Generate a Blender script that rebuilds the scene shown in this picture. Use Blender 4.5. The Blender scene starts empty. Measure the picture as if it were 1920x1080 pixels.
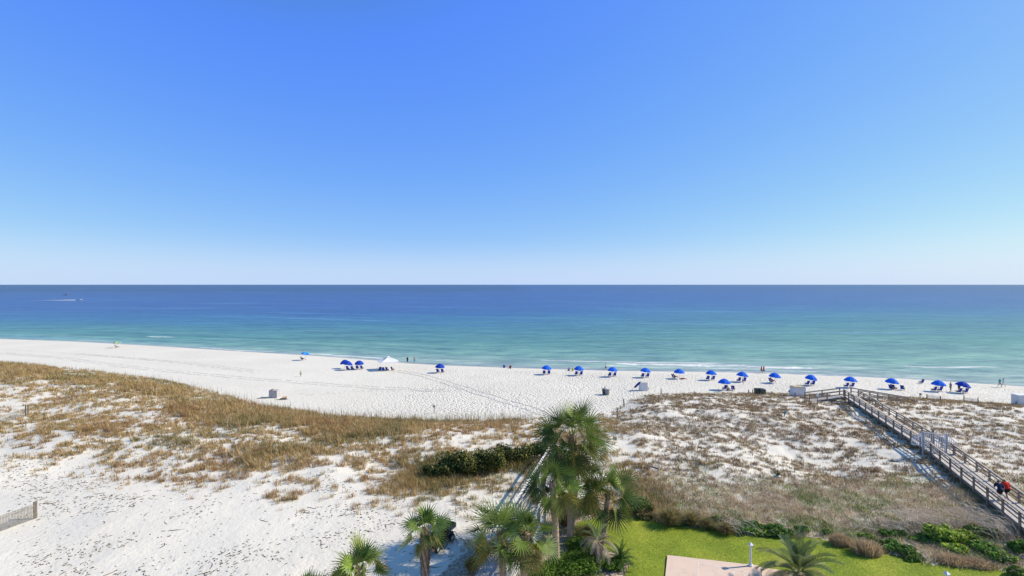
import bpy, math, random
import numpy as np
from mathutils import Vector, Matrix
R = math.radians
SC = bpy.context.scene
COL = SC.collection
F, CZ, HY = 907.0, 21.5, 533.5          # focal length in pixels of the photograph, eye height, horizon row

# ------------------------------------------------------------------ basics
def lerp(a, b, t): return a + (b - a) * t
def sstep(a, b, x):
    t = np.clip((x - a) / (b - a), 0, 1)
    return t * t * (3 - 2 * t)
def _hash(i, j, seed):
    n = (i * 374761393 + j * 668265263 + seed * 1442695041) & 0xFFFFFFFF
    n = ((n ^ (n >> 13)) * 1274126177) & 0xFFFFFFFF
    n = (n ^ (n >> 16)) & 0xFFFF
    return n / 65535.0
def vnoise(x, y, seed=0):
    x = np.asarray(x, dtype=float); y = np.asarray(y, dtype=float)
    xi = np.floor(x).astype(np.int64); yi = np.floor(y).astype(np.int64)
    fx = x - xi; fy = y - yi
    fx = fx * fx * (3 - 2 * fx); fy = fy * fy * (3 - 2 * fy)
    a = _hash(xi, yi, seed); b = _hash(xi + 1, yi, seed); c = _hash(xi, yi + 1, seed); d = _hash(xi + 1, yi + 1, seed)
    return (a * (1 - fx) + b * fx) * (1 - fy) + (c * (1 - fx) + d * fx) * fy
def fbm(x, y, seed=0, o=3):
    s = 0; a = .5; t = 0
    for k in range(o):
        s = s + a * vnoise(x * 2 ** k + 17.3 * k, y * 2 ** k + 5.1 * k, seed + k); t += a; a *= .5
    return s / t

# shoreline and dune toe, as distance from the building against lateral position
def curve(pts, z):
    q = []
    for px, py in pts:
        D = F * (CZ - z) / (py - HY); q.append(((px - 960) * D / F, D))
    q.sort(); a = np.array(q); return a[:, 0], a[:, 1]
SHX, SHY = curve([(0,635),(160,641),(320,650),(480,660),(600,667),(700,674.5),(764,680.5),(825,684),(960,689),(1150,694.5),
                  (1340,697),(1440,699.5),(1520,703),(1600,706),(1720,712),(1820,719),(1920,726)], 0.0)
TOX, TOY = curve([(-40,682),(0,683),(150,695),(300,716),(400,740),(480,766),(600,784),(760,794),(900,794),(1000,790),(1150,778),
                  (1175,762),(1205,745),(1300,739),(1500,740),(1700,747),(1920,762)], 1.9)
def Ysh(x): return np.interp(x, SHX, SHY)
def Yto(x): return np.interp(x, TOX, TOY)

def hz(X, Y):
    X = np.asarray(X, dtype=float); Y = np.asarray(Y, dtype=float)
    sh = Ysh(X); to = Yto(X)
    s = sh - Y; w = np.maximum(sh - to, 5)
    beach = .75 * sstep(0, 7, s) + 1.0 * np.clip(s / w, 0, 1) + .10 * (fbm(X * .12, Y * .12, 3) - .5) * sstep(4, 14, s)
    beach = np.where(s < 0, np.maximum(s * .10, -6), beach)
    u = to - Y
    dune = 1.25 * sstep(-3, 9, u) - .55 * sstep(14, 34, u)
    dune = dune + sstep(4, 14, u) * ((fbm(X * .09, Y * .10, 11) - .5) * 1.5 + (fbm(X * .45, Y * .45, 21) - .5) * .35)
    z = beach + dune
    flat = sstep(50, 42, Y)
    zf = 2.6 + np.where(X < 0, (fbm(X * .13, Y * .13, 31) - .5) * .5, 0) + .05 * (fbm(X * .6, Y * .6, 41) - .5)
    z = z * (1 - flat) + zf * flat
    # the sand stands close under the right-hand boardwalk
    q = np.clip((Y - 42) / 32, 0, 1); lx = 42.1 + (Y - 42) * .352 + 1.2
    dz = 2.75 - .0 * q; m = sstep(7, 2.5, np.abs(X - lx)) * sstep(42, 50, Y) * sstep(80, 72, Y)
    z = z * (1 - m) + np.maximum(z, dz) * m
    return z
def h1(x, y): return float(hz(np.array([x]), np.array([y]))[0])
def at(px, py, h=0.0):
    """world ground point whose height h above ground shows at photo pixel (px, py)"""
    z = 2.0
    for _ in range(40):
        D = F * (CZ - z - h) / (py - HY); X = (px - 960) * D / F
        z = lerp(z, h1(X, D), .6)
    return X, D, h1(X, D)
def pix(X, Y, Z): return 960 + F * X / Y, HY + F * (CZ - Z) / Y
def atz(px, py, z):
    D = F * (CZ - z) / (py - HY); return ((px - 960) * D / F, D, z)

# ------------------------------------------------------------------ objects
def tag(o, label=None, cat=None, group=None, kind=None):
    if label: o['label'] = label
    if cat: o['category'] = cat
    if group: o['group'] = group
    if kind: o['kind'] = kind
    return o
def empty(name, loc=(0, 0, 0), rz=0.0, label=None, cat=None, group=None):
    o = bpy.data.objects.new(name, None); COL.objects.link(o)
    o.empty_display_size = .2
    o.location = loc; o.rotation_euler = (0, 0, rz)
    return tag(o, label, cat, group)
class MB:
    def __init__(s): s.v = []; s.f = []; s.c = []; s.m = []
    def add(s, vs, fs, col=None, mi=0):
        b = len(s.v); s.v += [tuple(p) for p in vs]; s.f += [tuple(i + b for i in f) for f in fs]
        s.m += [mi] * len(fs)
        s.c += [col if col else (1, 1, 1)] * len(vs)
        return s
    def box(s, c, d, rz=0, col=None, mi=0, M=None):
        x, y, z = d[0] / 2, d[1] / 2, d[2] / 2
        vs = [Vector(p) for p in [(-x,-y,-z),(x,-y,-z),(x,y,-z),(-x,y,-z),(-x,-y,z),(x,-y,z),(x,y,z),(-x,y,z)]]
        m = M if M is not None else Matrix.Rotation(rz, 3, 'Z')
        vs = [m @ p + Vector(c) for p in vs]
        return s.add(vs, [(0,3,2,1),(4,5,6,7),(0,1,5,4),(1,2,6,5),(2,3,7,6),(3,0,4,7)], col, mi)
    def bar(s, a, b, w, h, col=None, mi=0, up=(0, 0, 1)):
        a = Vector(a); b = Vector(b); d = (b - a); L = d.length
        if L < 1e-6: return s
        d /= L; u = Vector(up)
        if abs(d.dot(u)) > .98: u = Vector((0, 1, 0))
        x = d.cross(u).normalized(); z = x.cross(d)
        vs = []
        for p in (a, b):
            for i, j in ((-1,-1),(1,-1),(1,1),(-1,1)): vs.append(p + x * (w / 2 * i) + z * (h / 2 * j))
        return s.add(vs, [(0,1,2,3),(7,6,5,4),(0,4,5,1),(1,5,6,2),(2,6,7,3),(3,7,4,0)], col, mi)
    def tube(s, pts, rad, n=8, col=None, mi=0, cap=True):
        pts = [Vector(p) for p in pts]
        if not hasattr(rad, '__len__'): rad = [rad] * len(pts)
        vs = []; ref = None
        for i, p in enumerate(pts):
            d = (pts[min(i + 1, len(pts) - 1)] - pts[max(i - 1, 0)]).normalized()
            if ref is None:
                ref = Vector((0, 0, 1)) if abs(d.z) < .9 else Vector((1, 0, 0))
            x = d.cross(ref).normalized(); y = x.cross(d).normalized(); ref = -y if False else y
            for k in range(n):
                a = 2 * math.pi * k / n
                vs.append(p + (x * math.cos(a) + y * math.sin(a)) * rad[i])
        fs = []
        for i in range(len(pts) - 1):
            for k in range(n):
                k2 = (k + 1) % n
                fs.append((i * n + k, i * n + k2, (i + 1) * n + k2, (i + 1) * n + k))
        if cap:
            fs.append(tuple(range(n - 1, -1, -1))); fs.append(tuple(range((len(pts) - 1) * n, len(pts) * n)))
        return s.add(vs, fs, col, mi)
    def ell(s, c, r, n=10, m=7, col=None, mi=0, M=None):
        vs = []; fs = []
        for i in range(1, m):
            t = math.pi * i / m
            for k in range(n):
                a = 2 * math.pi * k / n
                p = Vector((r[0] * math.sin(t) * math.cos(a), r[1] * math.sin(t) * math.sin(a), r[2] * math.cos(t)))
                if M is not None: p = M @ p
                vs.append(p + Vector(c))
        top = len(vs); p = Vector((0, 0, r[2])); q = Vector((0, 0, -r[2]))
        if M is not None: p = M @ p; q = M @ q
        vs += [p + Vector(c), q + Vector(c)]
        for i in range(m - 2):
            for k in range(n):
                k2 = (k + 1) % n
                fs.append((i * n + k, (i + 1) * n + k, (i + 1) * n + k2, i * n + k2))
        for k in range(n):
            k2 = (k + 1) % n
            fs.append((top, k, k2)); fs.append((top + 1, (m - 2) * n + k2, (m - 2) * n + k))
        return s.add(vs, fs, col, mi)
    def build(s, name, mat, parent=None, smooth=False, colors=False, loc=None):
        me = bpy.data.meshes.new(name)
        me.from_pydata(s.v, [], s.f)
        mats = mat if isinstance(mat, (list, tuple)) else [mat]
        for m in mats: me.materials.append(m)
        if len(mats) > 1: me.polygons.foreach_set('material_index', s.m)
        if smooth: me.polygons.foreach_set('use_smooth', [True] * len(me.polygons))
        if colors:
            ca = me.color_attributes.new('Col', 'FLOAT_COLOR', 'POINT')
            arr = np.ones((len(s.v), 4)); arr[:, :3] = np.array(s.c)
            ca.data.foreach_set('color', arr.ravel())
        me.update()
        o = bpy.data.objects.new(name, me); COL.objects.link(o)
        if parent is not None: o.parent = parent
        if loc is not None: o.location = loc
        return o
def npmesh(name, V, tris=None, quads=None, mat=None, col=None, smooth=False, attrs=None, parent=None):
    me = bpy.data.meshes.new(name)
    me.vertices.add(len(V)); me.vertices.foreach_set('co', np.asarray(V, dtype=np.float32).ravel())
    loops = []; tot = []
    if quads is not None and len(quads): loops.append(np.asarray(quads).ravel()); tot.append(np.full(len(quads), 4))
    if tris is not None and len(tris): loops.append(np.asarray(tris).ravel()); tot.append(np.full(len(tris), 3))
    L = np.concatenate(loops).astype(np.int32); T = np.concatenate(tot).astype(np.int32)
    me.loops.add(len(L)); me.loops.foreach_set('vertex_index', L)
    st = np.concatenate([[0], np.cumsum(T)[:-1]]).astype(np.int32)
    me.polygons.add(len(T)); me.polygons.foreach_set('loop_start', st); me.polygons.foreach_set('loop_total', T)
    if smooth: me.polygons.foreach_set('use_smooth', np.ones(len(T), dtype=bool))
    me.update(calc_edges=True)
    if col is not None:
        ca = me.color_attributes.new('Col', 'FLOAT_COLOR', 'POINT')
        arr = np.ones((len(V), 4), dtype=np.float32); arr[:, :3] = col
        ca.data.foreach_set('color', arr.ravel())
    for k, a in (attrs or {}).items():
        at_ = me.attributes.new(k, 'FLOAT', 'POINT'); at_.data.foreach_set('value', np.asarray(a, dtype=np.float32))
    if mat: me.materials.append(mat)
    o = bpy.data.objects.new(name, me); COL.objects.link(o)
    if parent is not None: o.parent = parent
    return o
def copy_tree(o, parent=None):
    c = o.copy(); COL.objects.link(c)
    if parent is not None: c.parent = parent
    for ch in KIDS.get(o.name, []):
        k = copy_tree(ch, c)
        KIDS.setdefault(c.name, []).append(k)
    return c
KIDS = {}
def reg(root):
    for o in list(COL.objects):
        if o.parent is root:
            if o not in KIDS.setdefault(root.name, []): KIDS[root.name].append(o)
            reg(o)

# ------------------------------------------------------------------ materials
class NT:
    def __init__(s, name):
        s.m = bpy.data.materials.new(name); s.m.use_nodes = True
        s.t = s.m.node_tree; s.n = s.t.nodes; s.l = s.t.links
        s.b = s.n['Principled BSDF']; s.out = s.n['Material Output']
    def new(s, typ, **kw):
        n = s.n.new(typ)
        for k, v in kw.items():
            if k.startswith('i_'):
                key = k[2:]; key = int(key) if key.isdigit() else key.replace('_', ' ')
                n.inputs[key].default_value = v
            else: setattr(n, k, v)
        return n
    def link(s, a, b): s.l.new(a, b)
    def math(s, op, a, b=None, c=None, clamp=False):
        n = s.n.new('ShaderNodeMath'); n.operation = op; n.use_clamp = clamp
        for i, v in enumerate((a, b, c)):
            if v is None: continue
            if isinstance(v, (int, float)): n.inputs[i].default_value = v
            else: s.l.new(v, n.inputs[i])
        return n.outputs[0]
    def mix(s, f, a, b, bt='MIX'):
        n = s.n.new('ShaderNodeMix'); n.data_type = 'RGBA'; n.blend_type = bt
        for i, v in ((0, f), (6, a), (7, b)):
            if isinstance(v, (int, float)): n.inputs[i].default_value = v
            elif isinstance(v, tuple): n.inputs[i].default_value = (*v, 1) if len(v) == 3 else v
            else: s.l.new(v, n.inputs[i])
        return n.outputs[2]
    def noise(s, vec, scale, detail=3, rough=.5, dist=0):
        n = s.new('ShaderNodeTexNoise'); n.inputs['Scale'].default_value = scale; n.inputs['Detail'].default_value = detail
        n.inputs['Roughness'].default_value = rough; n.inputs['Distortion'].default_value = dist
        if vec is not None: s.l.new(vec, n.inputs['Vector'])
        return n.outputs[0]
    def ramp(s, fac, stops, interp='LINEAR'):
        n = s.n.new('ShaderNodeValToRGB'); n.color_ramp.interpolation = interp
        e = n.color_ramp.elements
        while len(e) < len(stops): e.new(.5)
        for i, (p, c) in enumerate(stops):
            e[i].position = p; e[i].color = (*c, 1) if len(c) == 3 else c
        s.l.new(fac, n.inputs[0]); return n.outputs[0]
    def attr(s, name):
        n = s.n.new('ShaderNodeAttribute'); n.attribute_name = name; return n
    def mapscale(s, vec, sc, rot=(0, 0, 0)):
        n = s.n.new('ShaderNodeMapping'); n.inputs['Scale'].default_value = sc; n.inputs['Rotation'].default_value = rot
        s.l.new(vec, n.inputs[0]); return n.outputs[0]
    def bump(s, h, st=.3, dist=.05):
        n = s.n.new('ShaderNodeBump'); n.inputs['Strength'].default_value = st; n.inputs['Distance'].default_value = dist
        s.l.new(h, n.inputs['Height']); s.l.new(n.outputs[0], s.b.inputs['Normal']); return n
def simple(name, col, rough=.6, var=.2, scale=4.0, bump=0.0, grain=None, metallic=0.0, spec=.4, trans=0.0, col2=None):
    t = NT(name); tc = t.new('ShaderNodeTexCoord').outputs['Object']
    vec = t.mapscale(tc, grain) if grain else tc
    nz = t.noise(vec, scale, 4, .6)
    c2 = col2 if col2 else tuple(c * (1 - var) for c in col); c1 = tuple(min(1, c * (1 + var * .6)) for c in col)
    f = t.ramp(nz, [(.3, (0, 0, 0)), (.7, (1, 1, 1))])
    t.link(t.mix(f, c2, c1), t.b.inputs['Base Color'])
    t.b.inputs['Roughness'].default_value = rough; t.b.inputs['Metallic'].default_value = metallic
    t.b.inputs['Specular IOR Level'].default_value = spec
    if bump: t.bump(nz, bump, .02)
    if trans:
        tr = t.new('ShaderNodeBsdfTranslucent'); tr.inputs[0].default_value = (*c1, 1)
        mx = t.new('ShaderNodeMixShader'); mx.inputs[0].default_value = trans
        t.link(t.b.outputs[0], mx.inputs[1]); t.link(tr.outputs[0], mx.inputs[2]); t.link(mx.outputs[0], t.out.inputs[0])
    return t.m
def leafmat(name, trans=.3, rough=.5, spec=.35, tint=(1, 1, 1)):
    t = NT(name); a = t.attr('Col')
    c = t.mix(1.0, a.outputs['Color'], tint, 'MULTIPLY')
    t.link(c, t.b.inputs['Base Color']); t.b.inputs['Roughness'].default_value = rough
    t.b.inputs['Specular IOR Level'].default_value = spec
    tr = t.new('ShaderNodeBsdfTranslucent'); t.link(c, tr.inputs[0])
    mx = t.new('ShaderNodeMixShader'); mx.inputs[0].default_value = trans
    t.link(t.b.outputs[0], mx.inputs[1]); t.link(tr.outputs[0], mx.inputs[2]); t.link(mx.outputs[0], t.out.inputs[0])
    return t.m

# ------------------------------------------------------------------ light, sky, camera
SUN_EL, SUN_AZ = R(37), R(9)           # azimuth measured from +X towards +Y
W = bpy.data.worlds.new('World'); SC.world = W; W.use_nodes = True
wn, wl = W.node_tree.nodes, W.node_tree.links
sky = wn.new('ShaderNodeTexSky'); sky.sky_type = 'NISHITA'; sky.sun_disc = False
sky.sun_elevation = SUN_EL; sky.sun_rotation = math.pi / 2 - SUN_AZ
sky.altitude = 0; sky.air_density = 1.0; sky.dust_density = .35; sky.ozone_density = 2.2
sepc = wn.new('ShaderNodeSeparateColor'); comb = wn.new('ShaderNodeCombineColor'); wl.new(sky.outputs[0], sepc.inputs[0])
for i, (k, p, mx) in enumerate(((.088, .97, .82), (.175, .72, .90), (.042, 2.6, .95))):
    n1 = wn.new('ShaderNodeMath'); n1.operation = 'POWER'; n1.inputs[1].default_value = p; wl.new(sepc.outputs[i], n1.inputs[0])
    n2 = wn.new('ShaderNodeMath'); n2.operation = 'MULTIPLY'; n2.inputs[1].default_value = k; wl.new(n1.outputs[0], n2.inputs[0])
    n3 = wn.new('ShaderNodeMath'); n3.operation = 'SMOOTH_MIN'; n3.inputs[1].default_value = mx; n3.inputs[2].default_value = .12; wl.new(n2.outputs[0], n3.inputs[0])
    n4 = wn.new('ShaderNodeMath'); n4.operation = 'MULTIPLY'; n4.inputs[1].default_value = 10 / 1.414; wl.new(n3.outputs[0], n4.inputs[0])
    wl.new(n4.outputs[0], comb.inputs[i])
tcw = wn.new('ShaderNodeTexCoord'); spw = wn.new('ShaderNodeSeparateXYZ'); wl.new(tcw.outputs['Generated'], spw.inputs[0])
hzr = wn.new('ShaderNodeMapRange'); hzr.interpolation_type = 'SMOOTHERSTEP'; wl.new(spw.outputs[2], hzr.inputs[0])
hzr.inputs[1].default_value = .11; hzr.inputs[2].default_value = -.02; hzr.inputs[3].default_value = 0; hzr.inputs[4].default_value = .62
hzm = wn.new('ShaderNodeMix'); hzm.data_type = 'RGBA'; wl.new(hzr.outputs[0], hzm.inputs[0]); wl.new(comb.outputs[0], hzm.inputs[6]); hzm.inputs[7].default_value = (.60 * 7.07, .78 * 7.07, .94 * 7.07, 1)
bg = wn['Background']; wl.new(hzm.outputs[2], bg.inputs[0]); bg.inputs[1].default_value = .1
sl = bpy.data.lights.new('sun', 'SUN'); sl.energy = 3.8; sl.angle = R(.5); sl.color = (1, .90, .72)
so = bpy.data.objects.new('sun', sl); COL.objects.link(so)
sd = Vector((math.cos(SUN_EL) * math.cos(SUN_AZ), math.cos(SUN_EL) * math.sin(SUN_AZ), math.sin(SUN_EL)))
so.rotation_euler = sd.to_track_quat('Z', 'Y').to_euler(); so.location = (60, 40, 60)
cam = bpy.data.cameras.new('camera'); co = bpy.data.objects.new('camera', cam); COL.objects.link(co)
cam.sensor_width = 36; cam.lens = F / 1920 * 36; co.location = (0, 0, CZ); co.rotation_euler = (R(90), 0, 0)
cam.shift_y = -(540 - HY) / 1920; cam.clip_start = .5; cam.clip_end = 200000
SC.camera = co
SC.view_settings.view_transform = 'Standard'; SC.view_settings.look = 'None'; SC.view_settings.exposure = .5
SC.view_settings.gamma = 1

# ------------------------------------------------------------------ layout masks (plan shapes read off the photo)
GRID = """
88000000000000000000000000000000
88886200000000000000000000000000
36779851000000000000222222220000
24456777400000000001777777546655
15644999995111111004655555443333
35655699999997775337776655333333
45884566599995554446667777337766
23445876668654435532333444544333
23445678996566666633433444335333
12343568876688888622476344455333
11223356643389887425666555567544
00221441433689743228888888887666
00000100332467421138999999999999
00000000121322111258999999999999
00000000000011111246999999999999
00000000000001122245999999999999
00000000000001222245999999999999
00000000000001222245999999999999
00000000000001222245999999999999
00000000000001222245999999999999
""".split()
GA = np.array([[int(c) for c in r] for r in GRID], dtype=float)
def dens(X, Y, Z=None):
    if Z is None: Z = hz(X, Y)
    px = 960 + F * X / Y; py = HY + F * (CZ - Z) / Y
    px = px + (vnoise(X * .4, Y * .4, 71) - .5) * 40; py = py + (vnoise(X * .5, Y * .5, 72) - .5) * 10
    u = np.clip(px / 60 - .5, 0, 30.999); add = .5 * sstep(1100, 1250, px) * sstep(745, 760, py) * sstep(930, 880, py); v = np.clip((py - 680) / 20 - .5, 0, 18.999)
    i = u.astype(int); j = v.astype(int); fu = u - i; fv = v - j
    d = (GA[j, i] * (1 - fu) + GA[j, i + 1] * fu) * (1 - fv) + (GA[j + 1, i] * (1 - fu) + GA[j + 1, i + 1] * fu) * fv
    return (d + add * (d > 1)) * (py > 680)
def world_poly(pts, z=2.6): return np.array([atz(px, py, z)[:2] for px, py in pts])
def inside(poly, X, Y):
    r = np.zeros(np.shape(X), dtype=bool); n = len(poly)
    for i in range(n):
        x1, y1 = poly[i]; x2, y2 = poly[(i + 1) % n]
        c = ((y1 > Y) != (y2 > Y)) & (X < (x2 - x1) * (Y - y1) / (y2 - y1 + 1e-12) + x1)
        r ^= c
    return r
LAWN = world_poly([(1060,1000),(1085,978),(1130,969),(1165,970),(1190,974),(1215,973),(1240,982),(1275,986),(1320,992),(1390,1001),(1440,1007),(1490,1009),(1540,1010),
                   (1600,1029),(1640,1036),(1690,1044),(1720,1056),(1780,1062),(1850,1070),(1900,1072),(2000,1090),(2100,1300),(1140,1300),(1165,1110),(1178,1060),(1168,1040),(1120,1030)])
BED = world_poly([(850,1050),(900,1015),(975,985),(1030,970),(1070,955),(1110,975),(1140,1020),(1190,1050),(1185,1120),(1160,1300),(800,1300),(800,1110)])
PATIO = world_poly([(1251.5,1040.5),(1410,1060),(1500,1073),(1560,1090),(1560,1300),(1230,1300)], 2.66)

# ------------------------------------------------------------------ ground sheet
def ground():
    xs = np.concatenate([np.linspace(-2500, -300, 14)[:-1], np.linspace(-300, -130, 60)[:-1], np.linspace(-130, -50, 160)[:-1], np.linspace(-50, 70, 420)[:-1],
                         np.linspace(70, 130, 120)[:-1], np.linspace(130, 300, 40)[:-1], np.linspace(300, 2500, 14)])
    ys = np.concatenate([np.linspace(-300, 20, 12)[:-1], np.linspace(20, 60, 150)[:-1], np.linspace(60, 110, 170)[:-1], np.linspace(110, 215, 130)[:-1], np.linspace(215, 330, 12)])
    X, Y = np.meshgrid(xs, ys); X = X.ravel(); Y = Y.ravel()
    Z = hz(X, np.maximum(Y, 10)); nx = len(xs); ny = len(ys)
    d = np.where((Y > 15) & (Y < 215), dens(X, np.maximum(Y, 15), Z), 0)
    veg = sstep(6.8, 9.5, d) * (Y < 58) * .75
    veg = np.maximum(veg, inside(BED, X, Y) * 1.0) * .8
    foot = sstep(0, 6, Ysh(X) - Y - 6) * sstep(-45, -5, X) * sstep(2, -6, Yto(X) - Y)
    foot = np.maximum(foot, .08) * (.45 + .9 * fbm(X * .15, Y * .15, 77, 2))
    idx = np.arange(nx * ny).reshape(ny, nx)
    q = np.stack([idx[:-1, :-1].ravel(), idx[:-1, 1:].ravel(), idx[1:, 1:].ravel(), idx[1:, :-1].ravel()], 1)
    t = NT('sand'); P = t.new('ShaderNodeNewGeometry').outputs['Position']
    sep = t.new('ShaderNodeSeparateXYZ'); t.link(P, sep.inputs[0])
    big = t.noise(P, .06, 3); fine = t.noise(P, 5.0, 4, .6); mid = t.noise(P, 1.0, 4, .6)
    sand = t.mix(t.ramp(big, [(.35, (0, 0, 0)), (.65, (1, 1, 1))]), (.71, .66, .56), (.765, .715, .61))
    sand = t.mix(t.math('MULTIPLY', fine, .18), sand, (.58, .53, .46))
    # footprints: shallow pits
    vo = t.new('ShaderNodeTexVoronoi'); vo.inputs['Scale'].default_value = 2.3; wv = t.new('ShaderNodeVectorMath', operation='ADD'); t.link(P, wv.inputs[0]); nn_ = t.new('ShaderNodeTexNoise'); nn_.inputs['Scale'].default_value = .8; t.link(P, nn_.inputs['Vector']); t.link(nn_.outputs['Color'], wv.inputs[1]); t.link(wv.outputs[0], vo.inputs['Vector'])
    pit = t.math('MULTIPLY', t.math('SUBTRACT', 1.0, t.math('MULTIPLY', vo.outputs['Distance'], 1.8), clamp=True), t.attr('foot').outputs['Fac'])
    litter = t.mix(t.ramp(t.noise(P, 6, 4, .7), [(.4, (0, 0, 0)), (.6, (1, 1, 1))]), (.32, .25, .18), (.58, .49, .39))
    vf = t.attr('veg').outputs['Fac']
    vm = t.math('ADD', vf, t.math('MULTIPLY', t.math('SUBTRACT', mid, .5), 1.6))
    vm = t.ramp(vm, [(.45, (0, 0, 0)), (.62, (1, 1, 1))])
    c = t.mix(t.math('MULTIPLY', vm, t.math('MINIMUM', 1.0, t.math('MULTIPLY', vf, 4))), sand, litter)
    wet = t.ramp(t.math('ADD', sep.outputs[2], t.math('MULTIPLY', mid, .12)), [(.12, (1, 1, 1)), (.34, (0, 0, 0))])
    c = t.mix(wet, c, (.44, .40, .36))
    t.link(c, t.b.inputs['Base Color'])
    t.link(t.math('SUBTRACT', .95, t.math('MULTIPLY', wet, .45)), t.b.inputs['Roughness']); t.b.inputs['Specular IOR Level'].default_value = .2
    h = t.math('ADD', t.math('MULTIPLY', fine, .25), t.math('MULTIPLY', mid, .7))
    h = t.math('SUBTRACT', h, t.math('MULTIPLY', pit, 1.5))
    t.bump(h, .9, .15)
    o = npmesh('ground', np.stack([X, Y, Z], 1), quads=q, mat=t.m, smooth=True, attrs={'veg': veg, 'foot': foot})
    tag(o, kind='structure')
ground()

# ------------------------------------------------------------------ sea
def sea():
    xs = np.concatenate([-np.geomspace(60000, 420, 14), np.linspace(-400, 300, 240), np.geomspace(320, 60000, 14)])
    ss = np.concatenate([[-6, -3, 0], np.linspace(1, 40, 60), np.geomspace(42, 60000, 70)])
    X, S = np.meshgrid(xs, ss); X = X.ravel(); S = S.ravel()
    flat = sstep(60, 900, S)
    Y = np.where(S > 0, Ysh(X) * (1 - flat) + 140 * flat, Ysh(X)) + S
    sw = np.sin((S + 2.0 * vnoise(X * .03, S * .05, 5)) * 2 * math.pi / 11) * .10 * sstep(3, 9, S) * sstep(60, 20, S)
    Z = np.zeros_like(X) + sw
    nx = len(xs); ny = len(ss); idx = np.arange(nx * ny).reshape(ny, nx)
    q = np.stack([idx[:-1, :-1].ravel(), idx[:-1, 1:].ravel(), idx[1:, 1:].ravel(), idx[1:, :-1].ravel()], 1)
    fac = np.clip(np.maximum(S, 0) / 2000, 0, 1) ** .3
    t = NT('sea_water'); P = t.new('ShaderNodeNewGeometry').outputs['Position']
    sv = t.attr('offshore').outputs['Fac']; fv = t.attr('depth').outputs['Fac']
    cx = t.new('ShaderNodeCombineXYZ'); sp = t.new('ShaderNodeSeparateXYZ'); t.link(P, sp.inputs[0])
    t.link(sp.outputs[0], cx.inputs[0]); t.link(sv, cx.inputs[1]); Q = cx.outputs[0]
    nb = t.noise(t.mapscale(Q, (.006, .03, 1)), 1, 4, .6)
    nm = t.noise(t.mapscale(Q, (.03, .14, 1)), 1, 4, .6)
    f2 = t.math('ADD', fv, t.math('MULTIPLY', t.math('SUBTRACT', nb, .5), .16))
    f2 = t.math('ADD', f2, t.math('MULTIPLY', t.math('SUBTRACT', nm, .5), .05))
    f2 = t.math('SUBTRACT', f2, t.math('MULTIPLY', t.math('MAXIMUM', t.math('MINIMUM', sp.outputs[0], 130.0), -150.0), .00045), clamp=True)
    # (s/2000)^.3:  5->.166  20->.25  60->.35  100->.407  170->.477  300->.566  600->.697 1000->.81
    c = t.ramp(f2, SEA_RAMP)
    # long pale streaks: glints on the water painted into its colour
    st = t.noise(t.mapscale(Q, (.004, .05, 1)), 1, 5, .65)
    c = t.mix(t.ramp(st, [(.56, (0, 0, 0)), (.68, (.45, .45, .45))]), c, (.20, .42, .62))
    st3 = t.noise(t.mapscale(P, (.012, .16, 1), (0, 0, .05)), 1, 3, .5)
    farm = t.ramp(fv, [(.5, (0, 0, 0)), (.6, (1, 1, 1)), (.8, (.6, .6, .6))])
    c = t.mix(t.math('MULTIPLY', t.ramp(st3, [(.66, (0, 0, 0)), (.74, (.8, .8, .8))]), farm), c, (.26, .40, .62))
    # green-gold sand bars and wave faces close in
    sb = t.noise(t.mapscale(Q, (.02, .22, 1)), 1, 3, .5)
    bar = t.math('MULTIPLY', t.ramp(sb, [(.56, (0, 0, 0)), (.66, (1, 1, 1))]), t.ramp(sv, [(.0, (0, 0, 0)), (.008, (1, 1, 1)), (.03, (1, 1, 1)), (.06, (0, 0, 0))]))
    c = t.mix(t.math('MULTIPLY', bar, .75), c, (.36, .47, .20))
    # foam: breaking lines parallel to the shore
    fn = t.noise(t.mapscale(P, (.5, 1.2, 1)), 1, 4, .7)
    fl = t.noise(t.mapscale(P, (.035, .035, 1)), 1, 2, .5)
    wob = t.math('ADD', sv, t.math('MULTIPLY', t.math('SUBTRACT', t.noise(t.mapscale(P, (.05, .05, 1)), 1, 3, .6), .5), 7))
    foam = None
    for cen, wid, x0, x1, amt in FOAM:
        b = t.math('SUBTRACT', 1.0, t.math('DIVIDE', t.math('ABSOLUTE', t.math('SUBTRACT', wob, cen)), wid), clamp=True)
        w = t.new('ShaderNodeMapRange'); w.interpolation_type = 'SMOOTHSTEP'; t.link(sp.outputs[0], w.inputs[0])
        w.inputs[1].default_value = x0 - 8; w.inputs[2].default_value = x0 + 8
        w2 = t.new('ShaderNodeMapRange'); w2.interpolation_type = 'SMOOTHSTEP'; t.link(sp.outputs[0], w2.inputs[0])
        w2.inputs[1].default_value = x1 + 8; w2.inputs[2].default_value = x1 - 8
        b = t.math('MULTIPLY', b, t.math('MULTIPLY', w.outputs[0], w2.outputs[0]))
        b = t.math('MULTIPLY', b, amt)
        foam = b if foam is None else t.math('MAXIMUM', foam, b)
    fm = t.math('ADD', t.math('MULTIPLY', foam, 1.1), t.math('MULTIPLY', t.math('SUBTRACT', fn, .5), 1.3))
    fm = t.math('MULTIPLY', t.ramp(fm, [(.38, (0, 0, 0)), (.55, (1, 1, 1))]), t.math('MINIMUM', 1.0, t.math('MULTIPLY', foam, 6)))
    c = t.mix(fm, c, (.70, .72, .71))
    t.link(c, t.b.inputs['Base Color'])
    t.link(t.math('ADD', .28, t.math('MULTIPLY', fm, .6)), t.b.inputs['Roughness'])
    t.b.inputs['IOR'].default_value = 1.33; t.b.inputs['Specular IOR Level'].default_value = SEA_SPEC
    # ripples
    h1_ = t.noise(t.mapscale(P, (.35, .9, 1), (0, 0, .12)), 1, 5, .65)
    h2_ = t.noise(t.mapscale(P, (.05, .14, 1), (0, 0, -.06)), 1, 4, .6)
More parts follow.
